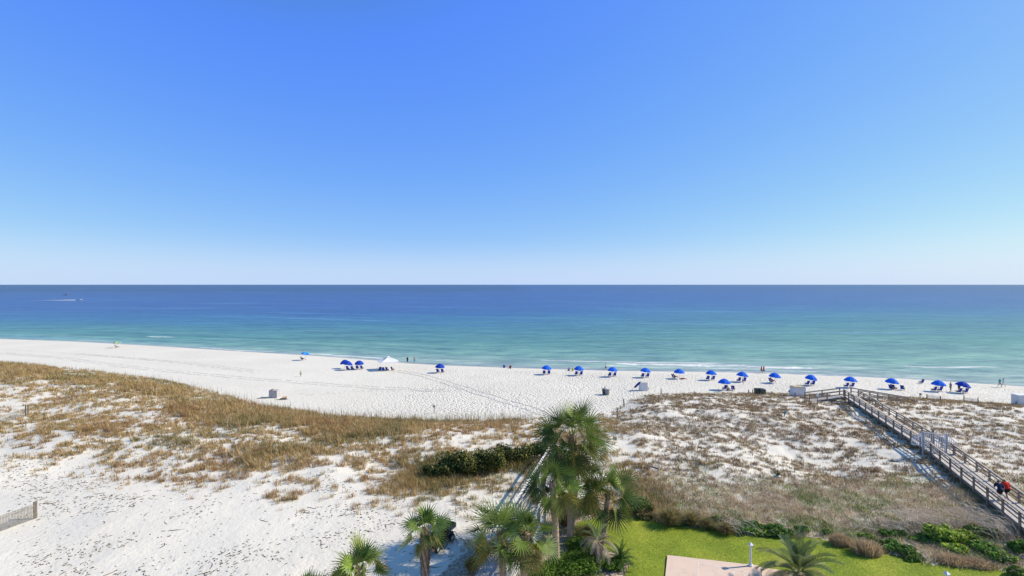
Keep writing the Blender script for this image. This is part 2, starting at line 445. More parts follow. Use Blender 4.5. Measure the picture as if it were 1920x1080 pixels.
    h = t.math('ADD', h1_, t.math('MULTIPLY', h2_, 3.5))
    t.bump(h, .55, .55)
    # fine grain: glint and shade of the ripples painted into the colour
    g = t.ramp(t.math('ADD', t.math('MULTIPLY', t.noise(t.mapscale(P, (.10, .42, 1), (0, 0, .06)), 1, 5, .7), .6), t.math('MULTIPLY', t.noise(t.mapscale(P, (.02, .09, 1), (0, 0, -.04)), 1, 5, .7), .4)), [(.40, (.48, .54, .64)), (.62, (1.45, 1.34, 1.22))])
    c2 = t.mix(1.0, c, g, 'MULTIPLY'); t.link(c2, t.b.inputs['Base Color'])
    o = npmesh('sea', np.stack([X, Y, Z], 1), quads=q, mat=t.m, smooth=True, attrs={'offshore': S / 1.0, 'depth': fac})
    tag(o, kind='structure')
SEA_SPEC = .25
SEA_RAMP = [(0, (.36, .40, .39)), (.17, (.31, .44, .37)), (.26, (.19, .37, .29)), (.34, (.10, .275, .22)), (.42, (.05, .20, .225)),
            (.49, (.028, .15, .27)), (.55, (.018, .092, .26)), (.66, (.018, .070, .25)), (.80, (.018, .062, .23)), (.93, (.016, .052, .18)), (1, (.012, .035, .10))]
# (distance offshore, half width, from X, to X, amount)
FOAM = [(13, 1.4, 8, 58, .95), (10, 3.4, 26, 80, .62), (15, 1.0, 78, 92, .8), (6.0, 1.6, 22, 84, .5), (3.0, 1.4, -62, -34, 1.2), (2.0, .8, -110, -75, .8),
        (22, 1.3, -150, -138, 1.0), (7, .8, -35, 5, .55), (24, 1.5, 104, 125, 1.2), (0.9, .7, 40, 110, .6), (4.5, 1.0, 50, 100, .5), (26, .8, -112, -106, .9), (4,.7,-170,-150,.8)]
sea()

# ------------------------------------------------------------------ grass and litter (uncountable)
rng = np.random.default_rng(7)
def blades(name, P, H, lean, Wd, col, seg2=True, mat=None, label=None):
    """P (N,3) roots, H heights, lean (N,2) tip offset, Wd widths, col (N,3)"""
    n = len(P); a = rng.random(n) * math.pi * 2
    dx = np.stack([np.cos(a), np.sin(a), np.zeros(n)], 1) * (Wd[:, None] / 2)
    tip = P + np.stack([lean[:, 0], lean[:, 1], H], 1)
    if seg2:
        mid = P + np.stack([lean[:, 0] * .35, lean[:, 1] * .35, H * .6], 1)
        V = np.stack([P - dx, P + dx, mid + dx * .8, mid - dx * .8, tip], 1).reshape(-1, 3)
        b = np.arange(n) * 5
        q = np.stack([b, b + 1, b + 2, b + 3], 1); t = np.stack([b + 3, b + 2, b + 4], 1)
        C = np.repeat(col, 5, 0)
    else:
        V = np.stack([P - dx, P + dx, tip], 1).reshape(-1, 3)
        b = np.arange(n) * 3; q = None; t = np.stack([b, b + 1, b + 2], 1); C = np.repeat(col, 3, 0)
    o = npmesh(name, V, tris=t, quads=q, mat=mat, col=C)
    tag(o, label, None, kind='stuff'); return o
GRASS = leafmat('grass_blades', .35, .7, .15)
def pick(cols, n, jit=.18):
    c = np.array(cols)[rng.integers(0, len(cols), n)]
    return np.clip(c * (1 + (rng.random((n, 1)) - .5) * 2 * jit) * (1 + (rng.random((n, 3)) - .5) * .12), 0, 1)
TAN = [(.56,.39,.17), (.62,.45,.22), (.48,.33,.14), (.40,.30,.13), (.68,.53,.31), (.27,.20,.09)]
RUST = [(.42,.25,.12), (.46,.30,.15), (.35,.21,.11)]
OLIVE = [(.22,.21,.08), (.28,.25,.11), (.16,.17,.06), (.38,.31,.14)]
BROWN = [(.29,.21,.13), (.37,.27,.17), (.21,.15,.10), (.44,.34,.22), (.31,.21,.13), (.13,.10,.07)]
STRAW = [(.76,.63,.45), (.68,.55,.38), (.58,.45,.30), (.80,.70,.52), (.42,.32,.21)]
GREEN = [(.16,.28,.04), (.22,.35,.06), (.12,.20,.04)]
def dune_grass():
    N = 330000
    # candidates, denser close by
    Y = 26 + 100 * rng.random(N) ** 1.15
    X = (rng.random(N) * 2 - 1) * (1.10 * Y + 6)
    # keep roughly uniform per ground area out to 70 m
    keep = rng.random(N) < np.clip(Y / 62, .30, 1.0); X = X[keep]; Y = Y[keep]
    Z = hz(X, Y); d = dens(X, Y, Z)
    d = d * (Y < Yto(X) + 2)
    pat = fbm(X * .55 + Y * .25, Y * .8, 51, 3); pat2 = fbm(X * 1.6, Y * 1.9, 61, 2)
    right = sstep(8, 20, X + 0 * Y)
    p = d / 9 * .93 + (pat - .5) * 1.6 + (pat2 - .5) * 1.7
    ok = rng.random(len(X)) < np.clip((p - .30) * 2.4, 0, 1)
    ok &= (d > .4) & ~inside(LAWN, X, Y) & ~inside(BED, X, Y)
    ok &= ~((d < 2.2) & (rng.random(len(X)) < .6))
    X, Y, Z, d, pat, right = [a[ok] for a in (X, Y, Z, d, pat, right)]
    n = len(X)
    py = HY + F * (CZ - Z) / Y; px = 960 + F * X / Y
    # kinds
    low = right * sstep(890, 930, py)                       # tangle of straw near the lawn
    ht = (np.where(right > .5, .27, .40)) * (.6 + .9 * rng.random(n) ** 1.5) * (1 + .8 * (d > 7.5) * (right < .5)) + low * .10
    crest = (d > 8.2) & (right < .5)
    # tall sward along the left crest
    ht = np.where(crest, .45 + .3 * rng.random(n), ht)
    k = np.where(Y < 48, 12, np.where(Y < 70, 9, 7))
    k = np.where(crest, k + 4, k)
    idx = np.repeat(np.arange(n), k); m = len(idx)
    sp = np.where(right[idx] > .5, .22, .20) + .08 * (low[idx] > .5)
    a = rng.random(m) * 2 * math.pi; r = np.sqrt(rng.random(m)) * sp
    bx = X[idx] + np.cos(a) * r; by = Y[idx] + np.sin(a) * r
    H = ht[idx] * (.45 + .8 * rng.random(m))
    spread = .55 + .9 * low[idx]
    lx = np.cos(a) * H * spread * rng.random(m) + (-.22 + .15 * rng.random(m)) * H
    ly = np.sin(a) * H * spread * rng.random(m) - .10 * H
    bz = Z[idx] - .03
    Wd = np.where(Y[idx] < 48, .022, np.where(Y[idx] < 70, .032, .044)) * (.7 + .6 * rng.random(m))
    # colour by tuft
    u = rng.random(n); tone = fbm(X * .12, Y * .14, 81, 3)
    base = pick(TAN, n, .15)
    rst = (u < np.clip((tone - .56) * 4, 0, .5)); base[rst] = pick(RUST, rst.sum())
    ol = (rng.random(n) < np.clip((.42 - tone) * 4, 0, .45)) | ((px > 780) & (px < 1010) & (py > 850) & (rng.random(n) < .45)); base[ol] = pick(OLIVE, ol.sum())
    br = rng.random(n) < right * .85; base[br] = pick(BROWN, br.sum())
    sw = rng.random(n) < low * .9; base[sw] = pick(STRAW + STRAW + BROWN[:1], sw.sum())
    gsel = (rng.random(n) < low * np.clip((fbm(X * .5, Y * .5, 91, 2) - .48) * 3, 0, .5)); base[gsel] = pick(GREEN, gsel.sum(), .25)
    C = np.clip(base[idx] * (.6 + .8 * rng.random((m, 1))) * np.where(rng.random((m, 1)) < .2, .55, 1.05), 0, 1)
    P = np.stack([bx, by, bz], 1); L = np.stack([lx, ly], 1)
    nr = Y[idx] < 52
    blades('dune_grass', P, H, L, Wd, C, True, GRASS)
    print('dune tufts', n, 'blades', m)
dune_grass()
def sea_oats():
    n = 4200
    px = np.concatenate([rng.random(2900) * 1000, 1150 + rng.random(1300) * 770]); px = np.where(rng.random(n) < .25, 380 + rng.random(n) * 620, px)
    X0 = []; off = rng.normal(0, 1.6, n)
    Y = np.zeros(n); X = np.zeros(n)
    top = np.interp(px, [0, 300, 400, 480, 600, 760, 1000, 1150, 1200, 1300, 1920], [686, 718, 745, 768, 785, 795, 790, 778, 748, 742, 762])
    Y = F * (CZ - 2.0) / (top - HY); X = (px - 960) * Y / F
    Y = Y + off + 1.0
    X = X + 0 * Y
    Z = hz(X, Y); left = px < 1010
    H = np.where(left, 1.25, .6) * (.5 + .7 * rng.random(n))
    P = np.stack([X, Y, Z - .03], 1); L = np.stack([(-.25 + .35 * rng.random(n)) * H, rng.normal(0, .08, n)], 1)
    C = pick([(.30,.25,.16), (.26,.22,.13), (.42,.36,.24), (.18,.17,.10)], n)
    blades('sea_oats', P, H, L, np.full(n, .028), C, True, GRASS)
sea_oats()
def straw_and_litter():
    # flat bleached stems between the tufts in front of the lawn, dark dead twigs over the open sand at left
    N = 26000
    Y = 29 + 24 * rng.random(N); X = (rng.random(N) * 1.15) * Y + 3
    Z = hz(X, Y); d = dens(X, Y, Z); ok = (rng.random(N) < sstep(5, 9, d)) & ~inside(LAWN, X, Y) & ~inside(BED, X, Y)
    X, Y, Z = X[ok], Y[ok], Z[ok]; n = len(X); H = .05 + .16 * rng.random(n)
    a = rng.normal(2.5, 1.0, n); ln = .2 + .5 * rng.random(n)
    blades('dry_straw', np.stack([X, Y, Z], 1), H, np.stack([np.cos(a) * ln, np.sin(a) * ln], 1), np.full(n, .016), pick(STRAW + BROWN[:3], n), True, GRASS)
    N = 8200
    Y = 28 + 26 * rng.random(N); X = -rng.random(N) * (1.12 * Y) + 3
    Z = hz(X, Y); d = dens(X, Y, Z)
    ok = (rng.random(N) < (.10 + .9 * sstep(.45, .62, fbm(X * .3, Y * .42, 95, 3)))) & (d < 5) & ~inside(BED, X, Y)
    X, Y, Z = X[ok], Y[ok], Z[ok]; n = len(X)
    V = []; T = []; C = []
    for i in range(n):
        big = rng.random() < .045
        L = (.45 + .7 * rng.random()) if big else .06 + .20 * rng.random()
        w = (.024 if big else .027) * (.7 + .6 * rng.random())
        a = rng.normal(.6, 1.1); cur = rng.normal(0, 1.6 if big else .8); sg = 6 if big else 2
        x, y = X[i], Y[i]; hgt = .05 if big else .06
        pts = []
        for k in range(sg + 1):
            t = k / sg; pts.append((x, y, a)); x += math.cos(a) * L / sg; y += math.sin(a) * L / sg; a += cur / sg
        b = len(V); c = (.08, .065, .05) if rng.random() < .5 else (.22, .18, .14)
        zz = Z[i]
        for k, (x_, y_, a_) in enumerate(pts):
            ww = w * (1 - .7 * k / sg); nx, ny = -math.sin(a_) * ww / 2, math.cos(a_) * ww / 2
            up = hgt * (.25 + .75 * math.sin(math.pi * min(1, k / sg + .15)))
            V += [(x_ - nx, y_ - ny, zz + .005), (x_ + nx, y_ + ny, zz + .005), (x_, y_, zz + up)]; C += [c] * 3
        for k in range(sg):
            j = b + 3 * k
            T += [(j, j + 3, j + 2), (j + 3, j + 5, j + 2), (j + 1, j + 2, j + 4), (j + 2, j + 5, j + 4)]
    o = npmesh('dead_twigs', np.array(V), tris=np.array(T), mat=GRASS, col=np.array(C)); tag(o, kind='stuff')
straw_and_litter()

# ------------------------------------------------------------------ lawn
def lawn():
    x0, y0 = LAWN.min(0); x1, y1 = LAWN.max(0); y0 = 20
    xs = np.arange(x0, min(x1, 60), .22); ys = np.arange(y0, y1, .16)
    X, Y = np.meshgrid(xs, ys); nx, ny = len(xs), len(ys)
    Z = hz(X.ravel(), Y.ravel()) + .035
    idx = np.arange(nx * ny).reshape(ny, nx)
    q = np.stack([idx[:-1, :-1].ravel(), idx[:-1, 1:].ravel(), idx[1:, 1:].ravel(), idx[1:, :-1].ravel()], 1)
    cx = X.ravel()[q].mean(1); cy = Y.ravel()[q].mean(1)
    jx = cx + (fbm(cx * 2, cy * 2, 5) - .5) * .6; jy = cy + (fbm(cx * 2, cy * 2, 6) - .5) * .6
    q = q[inside(LAWN, jx, jy)]
    t = NT('lawn_turf'); P = t.new('ShaderNodeNewGeometry').outputs['Position']
    a = t.noise(P, .35, 4, .6); b = t.noise(P, 9, 4, .7)
    c = t.ramp(a, [(.3, (.19, .26, .03)), (.5, (.26, .325, .04)), (.7, (.36, .385, .06))])
    dry = t.ramp(t.noise(P, .18, 3, .6), [(.62, (0, 0, 0)), (.78, (.7, .7, .7))])
    c = t.mix(dry, c, (.40, .36, .12)); mow = t.new('ShaderNodeTexWave'); mow.inputs['Scale'].default_value = .28; mow.inputs['Distortion'].default_value = 1.5; mow.inputs['Detail'].default_value = 3; t.link(t.mapscale(P, (.3, 1, 1)), mow.inputs['Vector']); c = t.mix(1.0, c, t.ramp(mow.outputs[1], [(.2, (.90, .92, .9)), (.8, (1.06, 1.05, 1.0))]), 'MULTIPLY')
    c = t.mix(1.0, c, t.ramp(b, [(.35, (.55, .56, .5)), (.65, (1.25, 1.22, 1.1))]), 'MULTIPLY')
    t.link(c, t.b.inputs['Base Color']); t.b.inputs['Roughness'].default_value = .85; t.b.inputs['Specular IOR Level'].default_value = .15
    t.bump(b, .5, .06)
    o = npmesh('lawn', np.stack([X.ravel(), Y.ravel(), Z], 1), quads=q, mat=t.m, smooth=True); tag(o, kind='structure')
    N = 120000
    X = x0 + rng.random(N) * 45; Y = 27 + rng.random(N) * 14
    ok = inside(LAWN, X, Y) & ~inside(PATIO, X, Y); X, Y = X[ok], Y[ok]; n = len(X); Z = hz(X, Y) + .03
    H = .03 + .035 * rng.random(n)
    tn = fbm(X * .35, Y * .35, 7, 3)[:, None]
    C = np.array([(.18, .28, .02)]) * (1 - tn) + np.array([(.38, .42, .05)]) * tn; C = C * (.7 + .6 * rng.random((n, 1)))
    blades('lawn_grass', np.stack([X, Y, Z], 1), H, rng.normal(0, .025, (n, 2)), np.full(n, .02), C, False, GRASS)
lawn()
def patio():
    m = NT('pink_concrete'); P = m.new('ShaderNodeNewGeometry').outputs['Position']
    c = m.mix(m.noise(P, .9, 4, .6), (.72, .52, .39), (.78, .61, .49)); c = m.mix(m.math('MULTIPLY', m.noise(P, 25, 3, .6), .25), c, (.5, .38, .32)); c = m.mix(m.ramp(m.noise(P, 1.7, 5, .7), [(.52, (0, 0, 0)), (.7, (.35, .35, .35))]), c, (.42, .33, .28))
    m.link(c, m.b.inputs['Base Color']); m.b.inputs['Roughness'].default_value = .85
    z1 = 2.74; pts = [atz(px, py, z1)[:2] for px, py in [(1251.5,1040.5),(1398,1057.5),(1424,1060),(1427,1064),(1500,1073),(1560,1088),(1640,1130),(1640,1300),(1225,1300)]]
    mb = MB(); n = len(pts)
    mb.add([(x, y, z1) for x, y in pts] + [(x, y, 2.4) for x, y in pts], [tuple(range(n - 1, -1, -1))] + [(i, (i + 1) % n, n + (i + 1) % n, n + i) for i in range(n)])
    me = mb.build('patio', m.m); tag(me, kind='structure')
    j = simple('joint_sand', (.80, .74, .70), .9)
    mb = MB()
    for a, b in [((1309, 1055.5), (1306, 1140)), ((1375, 1066), (1383, 1140)), ((1309, 1055.5), (1560, 1102)), ((1391, 1070), (1420, 1120))]:
        A = Vector(atz(*a, z1 + .006)); B = Vector(atz(*b, z1 + .006)); mb.bar(A, B, .05, .006)
    o = mb.build('patio_joints', j); tag(o, kind='structure')
patio()
def tracks():
    m = simple('rutted_sand', (.50, .46, .43), .95, .25, 3)
    def rut(pts, off, wd, hgt=1.0):
        P = [at(*p)[:2] for p in pts]; Q = []
        for i in range(len(P) - 1):
            a, b = Vector(P[i]), Vector(P[i + 1]); k = max(2, int((b - a).length / .5))
            Q += [a.lerp(b, j / k) for j in range(k)]
        V = []; Fs = []
        for i in range(len(Q) - 1):
            d = (Q[i + 1] - Q[i]).normalized(); nn = Vector((-d.y, d.x)); c = Q[i] + nn * (off + .12 * math.sin(i * .35) + rng.normal(0, .03))
            w = wd * (.6 + .5 * rng.random())
            for sgn in (-1, 1):
                p = c + nn * (w / 2 * sgn); V.append((p.x, p.y, h1(p.x, p.y) + .022))
        for i in range(len(V) // 2 - 1):
            if rng.random() < hgt: Fs.append((2 * i, 2 * i + 2, 2 * i + 3, 2 * i + 1))
        return V, Fs
    for pts, offs, wd, dn in [
        ([(730, 694), (770, 699), (800, 706), (870, 728), (940, 750), (1000, 768), (1025, 777)], (-.9, .9), .34, .92),
        ([(140, 664), (240, 672), (360, 683), (480, 697)], (0, 1.6), .25, .7),
        ([(0, 662), (120, 672), (240, 688), (360, 700), (480, 711), (600, 720), (700, 727), (840, 733)], (-.8, .9), .28, .8),
        ([(0, 655), (150, 664), (300, 676), (480, 700)], (0,), .2, .5),
        ([(560, 742), (700, 733), (900, 735)], (0, 1.5), .2, .45)]:
        mb = MB()
        for of in offs:
            V, Fs = rut(pts, of, wd, dn); mb.add(V, Fs)
        o = mb.build('tire_track', m); tag(o, kind='structure')
tracks()

# ================================================================== OBJECTS
random.seed(11)
def rr(a, b): return a + (b - a) * random.random()
WOOD = simple('weathered_wood', (.30, .245, .195), .85, .45, 3, .3, grain=(1, 1, 1))
WOODTOP = simple('bleached_rail_wood', (.44, .37, .30), .85, .35, 3, .3)
DECK = simple('deck_boards', (.60, .54, .47), .85, .3, 4, .2)
GREYWOOD = simple('silver_grey_wood', (.50, .47, .45), .85, .3, 4, .3)
GREYDECK = simple('grey_deck_boards', (.50, .46, .44), .85, .3, 4, .2)
PALEWOOD = simple('pale_grey_paint', (.80, .79, .78), .7, .2, 5, .1)
WHITE = simple('white_paint', (.78, .78, .78), .5, .08, 3)
BLUE = simple('blue_canvas', (.015, .16, .78), .75, .18, 3, spec=.2, trans=.22)
DBLUE = simple('dark_blue_canvas', (.010, .055, .42), .75, .15, 3, spec=.2, trans=.12)
NAVY = simple('navy_canvas', (.012, .030, .22), .8, .2, 3, spec=.2)
CHAIRBLUE = simple('chair_blue_fabric', (.012, .05, .34), .8, .2, 3, spec=.2)
LBLUE = simple('light_blue_canvas', (.05, .42, .80), .75, .1, 3, trans=.2)
PALEBLUE = simple('pale_blue_canvas', (.55, .75, .85), .75, .1, 3, trans=.2)
YELLOW = simple('yellow_canvas', (.75, .62, .08), .75, .1, 3, trans=.2)
TEALC = simple('teal_canvas', (.05, .40, .42), .75, .1, 3, trans=.2)
WHITEC = simple('white_canvas', (.80, .80, .83), .75, .04, 3, trans=.15)
METAL = simple('pole_metal', (.55, .55, .56), .35, .1, 3, metallic=.7)
POLEWOOD = simple('pole_wood', (.42, .29, .18), .7, .2, 5)
CANM = simple('bin_plastic', (.25, .25, .26), .55, .25, 3)
DKGREEN = simple('dark_green_plastic', (.055, .075, .055), .6, .3, 3)
BOXW = simple('painted_box_boards', (.70, .69, .70), .75, .12, 4)
BOXG = simple('grey_box_boards', (.45, .43, .42), .8, .2, 4)
TAN_LID = simple('tan_plywood', (.55, .43, .27), .8, .2, 4)
ORANGEW = simple('raw_plywood', (.62, .38, .20), .8, .2, 4)
BLACK = simple('black_plastic', (.02, .02, .022), .45, .2, 3)
RUBBER = simple('tyre_rubber', (.03, .03, .03), .8, .3, 6)
GLASSY = simple('smoked_windscreen', (.20, .27, .42), .15, .1, 2, spec=.8)
CREAM = simple('wheel_hub_metal', (.55, .52, .48), .5, .1, 3)

# ---- parasols -------------------------------------------------------
def parasol(label, group, m1=None, m2=None, r=1.12, h=2.15, dome=.74, px=None, loc=None, tilt=(0, 0), seed=0, base=None):
    t = empty('beach_umbrella', (0, 0, 0), 0, label, 'umbrella', group)
    rot = rr(0, .7)
    mb = MB(); N = 8; K = 5; vs = []; fs = []; mi = []
    for i in range(N):
        b = len(vs)
        a0 = rot + 2 * math.pi * i / N; a1 = rot + 2 * math.pi * (i + 1) / N
        rows = []
        for k in range(K + 1):
            q = k / K; rad = r * math.sin(q * math.pi * .5) ** 1.0 if False else r * q
            z = h - dome * (q ** 2.0)
            row = []
            for j in range(5):
                w = j / 4; a = lerp(a0, a1, w)
                s = 1 - (1 - math.cos(math.pi / N)) * math.sin(math.pi * w) * (1.0) * q * .9
                sag = -.05 * math.sin(math.pi * w) * q
                row.append(len(vs)); vs.append(Vector((math.cos(a) * rad * s, math.sin(a) * rad * s, z + sag * .6)))
            rows.append(row)
        # scalloped valance
        row = []
        for j in range(5):
            v = vs[rows[-1][j]]; row.append(len(vs)); vs.append(Vector((v.x * 1.005, v.y * 1.005, v.z - .10 - .05 * math.sin(math.pi * j / 4))))
        rows.append(row)
        for k in range(len(rows) - 1):
            for j in range(4):
                fs.append((rows[k][j], rows[k + 1][j], rows[k + 1][j + 1], rows[k][j + 1])); mi.append(i % 2 if m2 else 0)
    T = Matrix.Translation((0, 0, 1.55)) @ Matrix.Rotation(tilt[0], 4, 'X') @ Matrix.Rotation(tilt[1], 4, 'Y') @ Matrix.Translation((0, 0, -1.55))
    vs = [T @ v for v in vs]
    me = MB(); me.v = [tuple(v) for v in vs]; me.f = fs; me.m = mi; me.c = [(1, 1, 1)] * len(vs)
    c = me.build('canopy', [m1 or BLUE, m2 or m1 or BLUE], t, smooth=False)
    mb = MB(); mb.tube([(0, 0, -.25), (0, 0, 1.55)], .022, 8); mb.tube([(0, 0, 1.55), tuple(T @ Vector((0, 0, h)))], .018, 8)
    mb.build('pole', POLEWOOD, t)
    mb = MB(); mb.ell(T @ Vector((0, 0, h + .03)), (.035, .035, .06), 8, 6); mb.build('finial', WHITE, t, smooth=True)
    for i in range(N):
        a = rot + 2 * math.pi * i / N; mb = MB()
        mb.tube([tuple(T @ Vector((math.cos(a) * r * q, math.sin(a) * r * q, h - .03 - dome * q ** 2.0))) for q in (.02, .4, .7, .97)], .008, 4)
        mb.build('rib', METAL, t)
    x, y, z = at(px[0], px[1], h - dome * .62)
    t.location = (x, y, z)
    return t
# ---- low wooden beach chair, faces +Y --------------------------------
def chair_proto():
    t = empty('beach_chair', (0, 0, 0), 0, 'low blue canvas beach chair', 'chair')
    mb = MB()
    # sling: seat and back, 12 mm thick
    prof = [(.26, .34), (0.0, .24), (-.22, .22), (-.34, .45), (-.46, .72), (-.56, .98)]
    V = []; Fc = []
    for i, (y, z) in enumerate(prof):
        sag = .03 * math.sin(math.pi * i / 5)
        V += [(-.27, y, z), (0, y + sag, z - sag), (.27, y, z), (-.27, y - .008, z - .014), (0, y + sag - .008, z - sag - .014), (.27, y - .008, z - .014)]
    for i in range(5):
        a = i * 6; b = a + 6
        Fc += [(a, a + 1, b + 1, b), (a + 1, a + 2, b + 2, b + 1), (a + 3, b + 3, b + 4, a + 4), (a + 4, b + 4, b + 5, a + 5), (a, b, b + 3, a + 3), (a + 2, a + 5, b + 5, b + 2)]
    Fc += [(0, 3, 4, 1), (1, 4, 5, 2), (30, 31, 34, 33), (31, 32, 35, 34)]
    mb.add(V, Fc); mb.build('sling', CHAIRBLUE, t)
    for s in (-1, 1):
        mb = MB(); x = .29 * s
        mb.bar((x, .30, .37), (x, -.30, .05), .03, .045); mb.bar((x, -.56, 1.0), (x, .22, .02), .03, .045); mb.build('side_frame', POLEWOOD, t)
        mb = MB(); mb.bar((.33 * s, .26, .50), (.33 * s, -.36, .52), .07, .025); mb.bar((.31 * s, .2, .49), (.31 * s, .18, .12), .03, .03); mb.build('armrest', POLEWOOD, t)
    for y_, z_ in ((.30, .37), (-.30, .05), (-.56, 1.0)):
        mb = MB(); mb.bar((-.3, y_, z_), (.3, y_, z_), .03, .03); mb.build('crossbar', POLEWOOD, t)
    return t
CH0 = chair_proto(); reg(CH0); ch_used = [False]
CHG = 'low blue chairs on the beach'
def chair(x, y, rz, label, group=CHG):
    o = CH0 if not ch_used[0] else copy_tree(CH0)
    ch_used[0] = True
    o.location = (x, y, h1(x, y) - .01); o.rotation_euler = (0, 0, rz); tag(o, label, 'chair', group); return o

UG = 'blue umbrellas along the beach'
row = [(1025, 688.5), (1085.5, 690), (1148.5, 692), (1210.5, 693.5), (1273.5, 695.5), (1333.5, 698), (1392, 701), (1453, 703), (1521, 707), (1594.7, 710.5), (1672.5, 713.5), (1760, 717.5)]
names = ['first from the left', 'second from the left, beside a seated pair', 'third from the left, beside the walker in white', 'fourth from the left, above the white box',
         'fifth from the left, over a reclining sunbather', 'sixth from the left', 'seventh from the left', 'eighth from the left, over a lounging person', 'ninth from the left',
         'tenth from the left, above the boardwalk end', 'eleventh from the left, over a chaise', 'twelfth and last but one']
UPOS = []
for i, (p, nm) in enumerate(zip(row, names)):
    tl = (R(rr(-4, 4)), R(rr(2, 7)))
    u = parasol('open blue umbrella, %s in the row' % nm if 'beside' in nm else 'open blue umbrella, %s in the long row' % nm, UG, px=p, tilt=tl)
    UPOS.append(u.location.copy())
    x, y, z = u.location; far = .5
    if i in (4,):
        chair(x - .95, y + .5, R(-70), 'reclined blue chair left of the fifth umbrella of the row')
    elif i == 7:
        chair(x - .35, y + .7, R(-80), 'reclined blue chair holding a lounger under the eighth umbrella')
    elif i == 10:
        chair(x - .35, y - .4, R(-75), 'blue chair turned sideways under the eleventh umbrella, left one')
        chair(x + .35, y - .2, R(-70), 'blue chair turned sideways under the eleventh umbrella, right one')
        chair(x + 1.55, y - .6, R(-50), 'blue chair standing alone just right of the eleventh umbrella')
    else:
        for s, w in ((-1, 'left'), (1, 'right')):
            chair(x + .55 * s, y + far, R(rr(-6, 6)), '%s blue chair of the pair under the %s umbrella of the row' % (w, nm.split(',')[0].split(' ')[0]))
u = parasol('dark blue umbrella at the right end of the row, two people standing behind', UG, m1=DBLUE, px=(1806, 720), tilt=(R(6), R(12)))
x, y, z = u.location; U19 = u.location.copy()
for s, w in ((-1, 'left'), (1, 'right')):
    chair(x + .6 * s, y + .3, R(rr(-6, 6)), '%s blue chair of the pair under the dark umbrella at the right end' % w)
u = parasol('blue umbrella nearer the dune, in front of the row, beside two chairs', UG, px=(1358, 714.5), tilt=(R(-4), R(3)))
x, y, z = u.location; U20 = u.location.copy()
chair(x + .15, y + .35, R(12), 'blue chair beneath the umbrella nearer the dune')
chair(x + 1.55, y - .2, R(-30), 'blue chair in the open right of the umbrella nearer the dune')
x, y, z = at(1727, 719, 0); chair(x, y, R(0), 'lone blue chair near the water with no umbrella')
for p, lab, tl in [((646, 678), 'dark blue umbrella, left and rear of the overlapping pair', (R(3), R(-8))), ((652.5, 680.5), 'dark blue umbrella, front of the overlapping pair', (R(-6), R(9))),
               ((673.5, 679.5), 'dark blue umbrella standing right of the overlapping pair', (R(2), R(2))), ((825, 685.5), 'single dark blue umbrella right of the white canopy tent', (R(0), R(2)))]:
    u = parasol(lab, UG, m1=DBLUE, px=p, tilt=tl); x, y, z = u.location
    if 'rear' in lab: continue
    for s, w in ((-1, 'left'), (1, 'right')):
        chair(x + .55 * s + (.4 if 'front' in lab else 0), y + .35, R(rr(-8, 8)), '%s blue chair beneath the %s' % (w, lab.replace('dark blue umbrella, ', '').replace('dark blue umbrella ', '')[:60].replace('single', 'umbrella').strip() if 'single' not in lab else 'single dark umbrella right of the white tent'))
u = parasol('light and mid blue striped umbrella standing high near the water, left of the tent', None, m1=BLUE, m2=LBLUE, r=1.1, h=2.2, dome=.38, px=(572.5, 661.8), tilt=(R(0), R(10)))
ULB = u.location.copy()
chair(ULB.x - .8, ULB.y - .3, R(-60), 'blue chair in the shadow of the light blue striped umbrella')
u = parasol('small yellow, teal and white umbrella far down the left beach', None, m1=YELLOW, m2=TEALC, r=1.05, h=2.1, dome=.38, px=(219.5, 641.5), tilt=(R(0), R(-4)))
UYT = u.location.copy()
chair(UYT.x - .2, UYT.y - .1, R(-50), 'chair under the small yellow and teal umbrella')

# furled umbrellas leaning by the boxes
def furled(p0, p1, label):
    a = Vector(at(*p0)); D = a.y; b = Vector(((p1[0] - 960) * D / F, D, CZ - (p1[1] - HY) * D / F))
    t = empty('furled_umbrella', a, 0, label, 'umbrella', 'closed umbrellas by the rental boxes'); d = b - a
    mb = MB(); mb.tube([-d * .04, d * .45], .028, 8); mb.build('pole', POLEWOOD, t)
    mb = MB(); mb.tube([d * k for k in (.36, .40, .5, .62, .75, .88, .97, 1.0)], [.05, .17, .18, .19, .20, .17, .10, .03], 10)
    mb.build('canopy', NAVY, t, smooth=True)
    mb = MB(); mb.tube([d * .60, d * .62], .205, 10); mb.build('strap', DBLUE, t)
furled((1183, 733.5), (1201, 715.5), 'navy closed umbrella leaning at a slant left of the white rental box')
furled((1471.5, 740.5), (1491.5, 724.5), 'navy closed umbrella leaning beside the tan-lidded box near the boardwalk')

# ---- storage boxes ---------------------------------------------------
def box(px, py, w, dpt, h, rz, label, mat, lidmat, style=0):
    x, y, z = at(px, py); t = empty('storage_box', (x, y + dpt / 2, z - .03), rz, label, 'storage box', 'storage boxes on the beach')
    mb = MB(); mb.box((0, 0, h / 2), (w, dpt, h)); n = int(w / .2)
    for i in range(n + 1):
        xx = -w / 2 + w * i / n
        mb.box((min(max(xx, -w / 2 + .01), w / 2 - .01), -dpt / 2 - .006, h / 2), (.018, .012, h * .98))
    mb.build('body', mat, t)
    mb = MB()
    if style == 1: mb.box((0, 0, h + .08), (w * .92, dpt * .9, .10)); mb.box((0, 0, h + .02), (w + .06, dpt + .06, .04))
    elif style == 2: mb.box((-w * .22, 0, h + .16), (w * .55, dpt * .8, .05), M=Matrix.Rotation(R(-22), 3, 'Y'))
    else: mb.box((0, 0, h + .025), (w + .08, dpt + .08, .05))
    mb.build('lid', lidmat, t)
    mb = MB(); mb.box((0, -dpt / 2 - .03, h * .8), (.12, .04, .06)); mb.build('latch', METAL, t)
    return t
box(1207.5, 733, 1.38, 1.1, 1.45, 0, 'white rental box with flat lid beside the slanting closed umbrella', BOXW, BOXG)
